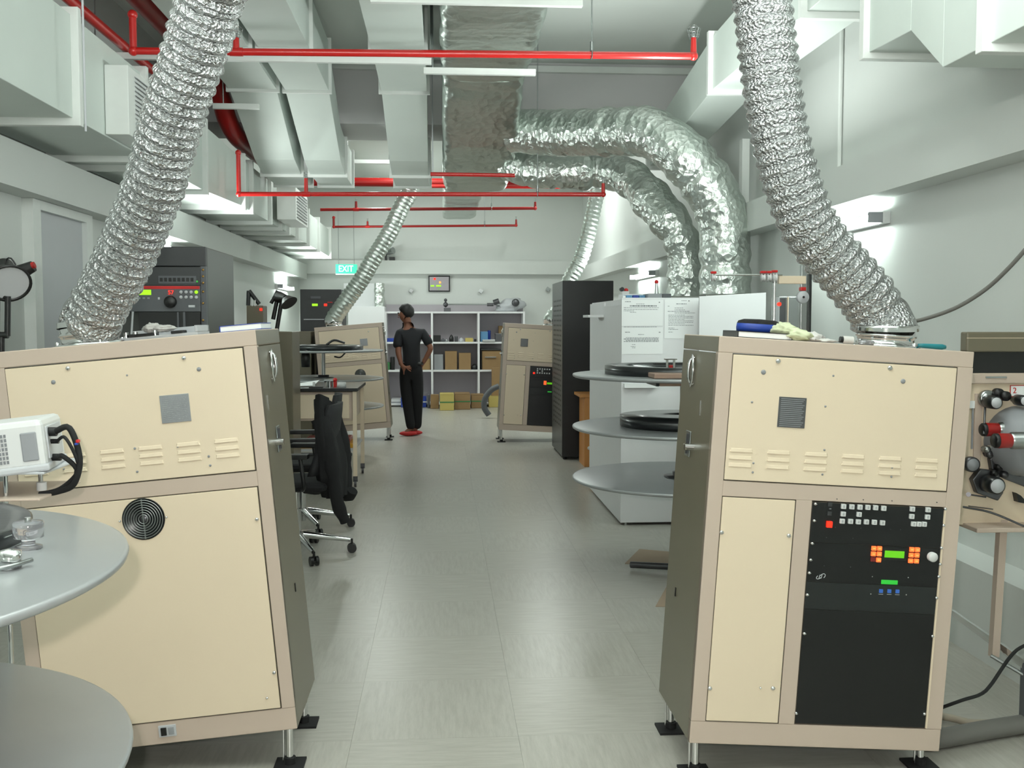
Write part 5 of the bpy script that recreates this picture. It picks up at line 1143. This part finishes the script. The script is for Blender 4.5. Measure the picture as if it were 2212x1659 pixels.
MB().cyl((c.x-0.1, YE-0.14, c.z), (c.x+0.04, YE-0.24, c.z+0.03), 0.04, 0.06, n=20).part('spot_head', 'steel', t)
MB().box(c.x-0.04, c.x+0.06, YE-0.14, YE-0.06, 2.60, 2.66).part('plug_box', 'black', t, 0.004)
# inspection bench on top of shelves
zt_ = Zs[0]
t = thing('rewind_bench', 'film rewind rod with clamps lying along the top shelf', 'tool', (at(990, 660, Y=18.3).x, 18.3, zt_))
def mp(px, py): return at(px, py, Y=18.25)
MB().cyl(mp(965, 657.5), mp(1095, 658), 0.012, n=10).part('rod', 'steel', t)
MB().box(mp(956, 0).x, mp(971, 0).x, 18.2, 18.32, zt_, mp(0, 664).z).part('foot_clamp', 'dark_steel', t, 0.004)
c = mp(962.5, 658); MB().ball(c, 0.045, 8).ball(c+Vector((0, 0, 0.08)), 0.03, 8).cyl(c+Vector((0, 0, -0.05)), c+Vector((0, 0, 0.1)), 0.015, n=8).part('head_clamp', 'dark_steel', t)
MB().cyl(mp(1052, 658), mp(1066, 658), 0.03, n=12).cyl(mp(1066, 654), mp(1078, 650), 0.05, n=14).part('end_clamp', 'dark_steel', t)
t = thing('parts_bag', 'transparent bag of metal parts on the right end of the top shelf', 'bag', (mp(1105, 0).x, 18.3, zt_))
cc = mp(1103, 658); mb = MB(); vs = []
for i in range(13):
    for j in range(24):
        th = math.pi*i/12; ph = 2*math.pi*j/24; p = Vector((math.sin(th)*math.cos(ph), math.sin(th)*math.sin(ph), math.cos(th))); d = 1+0.4*noise.noise(p*2.5)
        vs.append(Vector((cc.x+p.x*0.25*d, 18.3+p.y*0.12*d, max(zt_+0.002, zt_+0.10+p.z*0.13*d+p.x*0.05))))
mb.add(vs, [(i*24+j, i*24+(j+1) % 24, (i+1)*24+(j+1) % 24, (i+1)*24+j) for i in range(12) for j in range(24)], True).part('bag_film', 'light_grey', t)
c = mp(1113, 654); MB().ball((c.x, 18.17, c.z), 0.07, 8, (1, .6, 1)).part('metal_part', 'dark_steel', t)
# items on shelves: (px0, px1, height px, material, name, label, cat, shelf index)
def item(px0, px1, hp, m, name, label, cat, si, d=0.25, y=18.12, shape='box', group=None):
    z = Zs[si] if si < 3 else 0.06
    x0 = at(px0, 700, Y=y).x; x1 = at(px1, 700, Y=y).x; h = hp*y/F*1.0
    if shape == 'box': mb = MB().box(x0, x1, y, y+d, z, z+h); return mb.thing(name, m, label, cat, group, 0.006)
    if shape == 'ball': r = (x1-x0)/2; return MB().lathe(((x0+x1)/2, y+r, z), [(0.0001, 0), (r, 0.0), (r, h*0.5), (r*0.6, h*0.8), (0.0001, h)], 18).thing(name, m, label, cat, group)
    if shape == 'can': r = (x1-x0)/2; return MB().lathe(((x0+x1)/2, y+r, z), [(0.0001, 0), (r*0.96, 0), (r, h*0.05), (r, h*0.93), (r*0.93, h), (0.0001, h)], 20).thing(name, m, label, cat, group)
item(836, 856, 8, 'blue', 'blue_folder', 'blue folder on the upper left bay behind the man', 'folder', 1)
item(922, 930, 14, 'pink', 'pink_bottle', 'pink bottle beside the first shelf divider', 'bottle', 1, shape='can')
item(936, 952, 14, 'black', 'black_device', 'black device in the upper middle bay, leftmost', 'device', 1)
item(953, 961, 8, 'rack_grey', 'grey_part', 'grey metal part next to the black device', 'part', 1, shape='ball')
item(962, 968, 7, 'steel', 'steel_part', 'little steel part, second metal piece in the upper middle bay', 'part', 1, shape='ball')
item(970, 980, 16, 'black', 'lens_mount', 'tall black lens mount in the upper middle bay', 'part', 1, shape='ball')
item(982, 989, 12, 'dark_steel', 'lens', 'dark lens barrel right of the tall lens mount', 'lens', 1, shape='can')
item(991, 1002, 9, 'light_grey', 'spool', 'pale grey spool in the upper middle bay', 'spool', 1, shape='ball')
item(1005, 1022, 8, 'cardboard_yellow', 'small_carton', 'small yellowish carton in the upper middle bay', 'box', 1)
item(1024, 1029, 6, 'black', 'black_jar', 'tiny black jar at the right of the upper middle bay', 'jar', 1, shape='can')
item(1038, 1054, 22, 'blue_light', 'blue_crate', 'light blue crate in the upper right bay', 'crate', 1)
item(1053, 1060, 24, 'blue', 'blue_bottle', 'dark blue bottle beside the light blue crate', 'bottle', 1, shape='can', y=18.3)
item(1042, 1070, 5, 'steel', 'steel_tray', 'shiny steel tray in front of the light blue crate', 'tray', 1, y=18.03, d=.08)
item(1070, 1084, 18, 'dark_steel', 'metal_parts_box', 'dark box of metal parts in the upper right bay', 'box', 1, y=18.08)
item(1077, 1087, 34, 'cardboard', 'brown_carton', 'brown carton standing at the back of the upper right bay', 'box', 1, y=18.35, d=.15)
item(842, 852, 28, 'black', 'black_bottle', 'tall black bottle in the middle left bay', 'bottle', 2, shape='can')
item(834, 841, 16, 'green_tape', 'green_box', 'greenish box left of the tall black bottle', 'box', 2)
item(912, 929, 24, 'cardboard', 'brown_carton', 'brown carton behind the elbow of the man', 'box', 2)
item(937, 957, 33, 'mid_grey', 'printed_box', 'dark printed box at the left of the middle bay', 'box', 2)
item(961, 987, 40, 'cardboard', 'brown_carton', 'tallest brown carton in the middle bay', 'box', 2)
item(991, 1017, 36, 'cardboard', 'brown_carton', 'wide brown carton right of the tallest one', 'box', 2)
item(1018, 1032, 13, 'black', 'black_device', 'small black device at the right of the middle bay', 'device', 2, shape='ball')
t = thing('storage_basket', 'brown box in a dark case with shiny bar in the middle right bay', 'box', (at(1060, 700, Y=18.1).x, 18.1, Zs[2]))
x0 = at(1041, 700, Y=18.1).x; x1 = at(1082, 700, Y=18.1).x
MB().box(x0, x1, 18.1, 18.45, Zs[2], Zs[2]+0.34).part('carton', 'cardboard', t, 0.01); MB().box(x0-0.02, x0-0.003, 18.08, 18.45, Zs[2], Zs[2]+0.35).box(x0-0.02, x1, 18.08, 18.45, Zs[2]+0.341, Zs[2]+0.375).part('case_shell', 'black', t, 0.01)
MB().box(x0+0.05, x0+0.25, 18.07, 18.1, Zs[2]+0.21, Zs[2]+0.235).part('shiny_bar', 'chrome', t, 0.005)
item(1062, 1085, 78, 'cardboard', 'brown_carton', 'large brown carton on the floor bay beside the far right console', 'box', 3, y=17.94, d=.08)
item(1046, 1070, 3, 'chrome', 'chrome_bar', 'chrome bar lying low in the right bay', 'bar', 3, y=17.9, d=.04)
# boxes on the floor
def fbox(px0, px1, pyb, pyt, m, label, d=0.3, name='carton', seam=None):
    a = at(px0, pyb, z=0); y = a.y; b = at(px1, pyb, Y=y); zt_ = at((px0+px1)/2, pyt, Y=y).z
    t = thing(name, label, 'box', ((a.x+b.x)/2, y, 0), 'cartons on the floor')
    MB().box(a.x, b.x, y, y+d, 0.0, zt_).part('carton_body', m, t, 0.008)
    if seam: zz = zt_*0.48; MB().box(a.x-0.002, b.x+0.002, y-0.003, y+d+0.002, zz, zz+0.02).part('tape', seam, t)
    MB().box(a.x+(b.x-a.x)*0.03, b.x-(b.x-a.x)*0.03, y-0.002, y+0.02, zt_+0.0, zt_+0.004).part('lid_flap', m, t)
    return t
fbox(845, 866, 878, 862, 'white_plastic', 'white carton on the floor beside the left console foot', 0.4, seam='mid_grey')
fbox(866, 874, 880, 858, 'blue', 'blue carton on the floor left of the trousers of the man', 0.3)
fbox(909, 921, 880, 858, 'blue', 'blue carton on the floor right of the trousers of the man', 0.3, seam='white_plastic')
fbox(923, 928, 882, 855, 'rack_grey', 'narrow grey carton on the floor between blue and brown cartons', 0.3)
fbox(930, 948, 883, 854, 'cardboard', 'brown carton on the floor left of the yellow one', 0.3)
fbox(950, 981, 887, 852, 'cardboard_yellow', 'bright yellow carton with green tape on the floor', 0.5, seam='green_tape')
fbox(982, 1016, 885, 851, 'cardboard', 'wide brown carton with green tape right of the yellow one', 0.5, seam='green_tape')
fbox(1018, 1046, 882, 853, 'cardboard', 'rightmost brown carton with green tape in the floor row', 0.4, seam='green_tape')
fbox(1056, 1078, 880, 856, 'cardboard_yellow', 'yellowish carton on the floor beside the dark hose loop', 0.3)
q0 = at(1074, 835, Y=16.0)
cable('vacuum_hose', 'dark grey hose loop standing on the floor before the cartons', [at(1078, 834, Y=15.8), at(1062, 842, Y=15.8), at(1048, 860, Y=15.8), at(1046, 880, Y=15.8), Vector((at(1056, 890, Y=15.8).x, 15.8, 0.05))], 0.045, 'rack_grey', 'hose', 14)
# cardboard sheets on floor
A_, B1, C1, D1 = at(1350, 1217, z=0.003), at(1470, 1227, z=0.003), at(1470, 1194, z=0.003), at(1381, 1186, z=0.003)
def sheet(name, pts, label):
    n = len(pts); vs = [Vector((p.x, p.y, 0.001)) for p in pts]+[Vector((p.x, p.y, 0.004)) for p in pts]
    MB().add(vs, [tuple(range(n))[::-1], tuple(range(n, 2*n))]+[(i, (i+1) % n, n+(i+1) % n, n+i) for i in range(n)]).thing(name, 'cardboard_floor', label, 'cardboard')
sheet('cardboard_sheet', [A_, B1, C1, D1], 'flat brown cardboard sheet on the floor before the white cabinet')
sheet('cardboard_sheet', [at(1416, 1311, z=0), at(1480, 1311, z=0), at(1480, 1250, z=0), at(1450, 1250, z=0)], 'brown cardboard corner poking out beside the right foreground console')

# ------------------------------------------------------------------ the man
PB = Vector((at(889, 941, z=0).x, at(889, 941, z=0).y, 0))
man = thing('person', 'man in black shirt and trousers standing with hands on hips, seen from behind', 'person', PB)
def skin(name, m, verts, edges, sub=2, extra=None, parent=man):
    me = bpy.data.meshes.new(name); me.from_pydata([v[0] for v in verts], edges, []); me.materials.append(M[m])
    o = bpy.data.objects.new(name, me); COL.objects.link(o); o.parent = parent; WM[o.name] = WM[parent.name].copy()
    bpy.context.view_layer.objects.active = o
    s = o.modifiers.new('skin', 'SKIN'); s.use_smooth_shade = True; s.branch_smoothing = 0.3
    if not me.skin_vertices:
        me.attributes.new('x', 'FLOAT', 'POINT')
    sv = me.skin_vertices[0].data if me.skin_vertices else None
    for i, v in enumerate(verts):
        sv[i].radius = v[1] if isinstance(v[1], tuple) else (v[1], v[1])
    sv[0].use_root = True
    ss = o.modifiers.new('sub', 'SUBSURF'); ss.levels = sub; ss.render_levels = sub
    dg = bpy.context.evaluated_depsgraph_get(); nm = bpy.data.meshes.new_from_object(o.evaluated_get(dg)); o.modifiers.clear(); o.data = nm
    if not nm.materials: nm.materials.append(M[m])
    nm.polygons.foreach_set('use_smooth', [True]*len(nm.polygons))
    return o
def new_skin_mesh(name, m, verts, edges, sub=2, parent=man):
    bpy.context.view_layer.update()
    return skin(name, m, verts, edges, sub, parent=parent)
V = [((0.0, 0, 0.88), (0.11, 0.08)), ((0.01, 0, 1.0), (0.10, 0.08)), ((0.0, 0, 1.18), (0.125, 0.085)), ((-0.01, 0, 1.33), (0.13, 0.085)), ((-0.03, 0, 1.43), 0.065), ((-0.05, 0, 1.50), 0.055),
     ((-0.075, 0.01, 1.58), (0.078, 0.075)), ((-0.07, 0.01, 1.66), (0.09, 0.08)), ((-0.13, 0.03, 1.545), 0.034), ((-0.172, 0.035, 1.595), 0.013), ((-0.045, -0.075, 1.60), 0.014),
     ((-0.15, -0.02, 1.35), 0.05), ((-0.165, -0.11, 1.11), 0.042), ((-0.125, -0.15, 0.95), 0.028), ((-0.09, -0.15, 0.90), (0.034, 0.018)),
     ((0.145, 0.0, 1.355), 0.05), ((0.265, -0.05, 1.155), 0.041), ((0.165, -0.01, 0.97), 0.028), ((0.14, 0.02, 0.93), (0.032, 0.018)),
     ((-0.075, 0, 0.80), 0.085), ((-0.045, -0.02, 0.46), 0.058), ((0.0, -0.03, 0.10), 0.036), ((-0.09, -0.06, 0.035), 0.03),
     ((0.075, 0, 0.80), 0.085), ((0.085, 0.02, 0.46), 0.058), ((0.07, 0.05, 0.10), 0.036), ((-0.02, 0.04, 0.035), 0.03)]
Ed = [(0, 1), (1, 2), (2, 3), (3, 4), (4, 5), (5, 6), (6, 7), (6, 8), (6, 9), (6, 10), (3, 11), (11, 12), (12, 13), (13, 14), (3, 15), (15, 16), (16, 17), (17, 18), (0, 19), (19, 20), (20, 21), (21, 22), (0, 23), (23, 24), (24, 25), (25, 26)]
for root, base, dirs in ((14, Vector(V[14][0]), [(0.055, -0.004, -0.02), (0.06, -0.002, -0.004), (0.058, 0, 0.01), (0.05, 0.002, 0.022), (0.0, -0.01, -0.045)]), (18, Vector(V[18][0]), [(-0.05, -0.02, -0.025), (-0.055, -0.02, -0.008), (-0.053, -0.02, 0.008), (-0.045, -0.02, 0.022), (0.0, -0.03, -0.04)])):
    for d in dirs:
        d = Vector(d); V.append((tuple(base+d), 0.0095)); V.append((tuple(base+d*1.7+Vector((0, 0.006, -0.01))), 0.008)); n = len(V); Ed += [(root, n-2), (n-2, n-1)]
bpy.context.view_layer.update()
body = skin('body', 'skin', V, Ed, 2)
g = 0.02
S = [((0.0, 0, 0.84), (0.17, 0.13)), ((0.01, 0, 1.02), (0.165, 0.125)), ((0.0, 0, 1.18), (0.185, 0.13)), ((-0.01, 0, 1.33), (0.185, 0.12)), ((-0.028, 0, 1.42), 0.082), ((-0.045, 0, 1.50), 0.068),
     ((-0.158, -0.02, 1.355), 0.082), ((-0.17, -0.075, 1.23), 0.07), ((-0.172, -0.10, 1.15), 0.066), ((0.155, 0.0, 1.36), 0.074), ((0.215, -0.03, 1.255), 0.068), ((0.25, -0.045, 1.19), 0.064)]
skin('shirt', 'shirt', S, [(0, 1), (1, 2), (2, 3), (3, 4), (4, 5), (3, 6), (6, 7), (7, 8), (3, 9), (9, 10), (10, 11)], 2)
Tr = [((0.0, 0, 1.03), (0.15, 0.12)), ((0, 0, 0.86), (0.165, 0.13)), ((-0.075, 0, 0.78), 0.105), ((-0.05, -0.02, 0.46), 0.08), ((-0.02, -0.03, 0.2), 0.066), ((0.0, -0.03, 0.07), 0.066), ((0.075, 0, 0.78), 0.105), ((0.08, 0.02, 0.46), 0.08), ((0.075, 0.045, 0.2), 0.066), ((0.07, 0.05, 0.07), 0.068)]
skin('trousers', 'trousers', Tr, [(0, 1), (1, 2), (2, 3), (3, 4), (4, 5), (1, 6), (6, 7), (7, 8), (8, 9)], 2)
hm = MB(); vs = []
for i in range(17):
    for j in range(32):
        th = math.pi*i/16; ph = 2*math.pi*j/32; p = Vector((math.sin(th)*math.cos(ph), math.sin(th)*math.sin(ph), math.cos(th)))
        face = max(0, -p.x*0.94+p.y*0.1)*max(0, 0.35-p.z)      # hair leaves the face free
        d = 1+0.06*noise.noise(p*5)-0.55*min(1, face*1.6)-0.30*max(0, -p.z-0.45)
        vs.append(PB+Vector((-0.058+p.x*0.104*d, -0.002+p.y*0.094*d, 1.632+p.z*0.108*d)))
hm.add(vs, [(i*32+j, i*32+(j+1) % 32, (i+1)*32+(j+1) % 32, (i+1)*32+j) for i in range(16) for j in range(32)], True).part('hair', 'hair', man)
MB().torus(PB+Vector((0.0, 0, 0.955)), 0.152, 0.014, n=32, mtx=Matrix.Diagonal((1, 0.78, 1.6))).part('belt', 'black', man)
for v in ((-0.165, -0.012, 1.615), (-0.163, 0.05, 1.615)): MB().ball(PB+Vector(v), 0.009, 8).part('eye', 'black', man)
MB().ball(PB+Vector((-0.163, 0.02, 1.56)), 0.012, 8, (0.7, 1.4, 0.5)).part('mouth', 'dark_red', man)
for x, y in ((-0.045, -0.045), (0.03, 0.045)):
    MB().ball(PB+Vector((x, y, 0.035)), 0.05, 10, (2.3, 1, 0.68)).part('shoe', 'shoe_red', man)
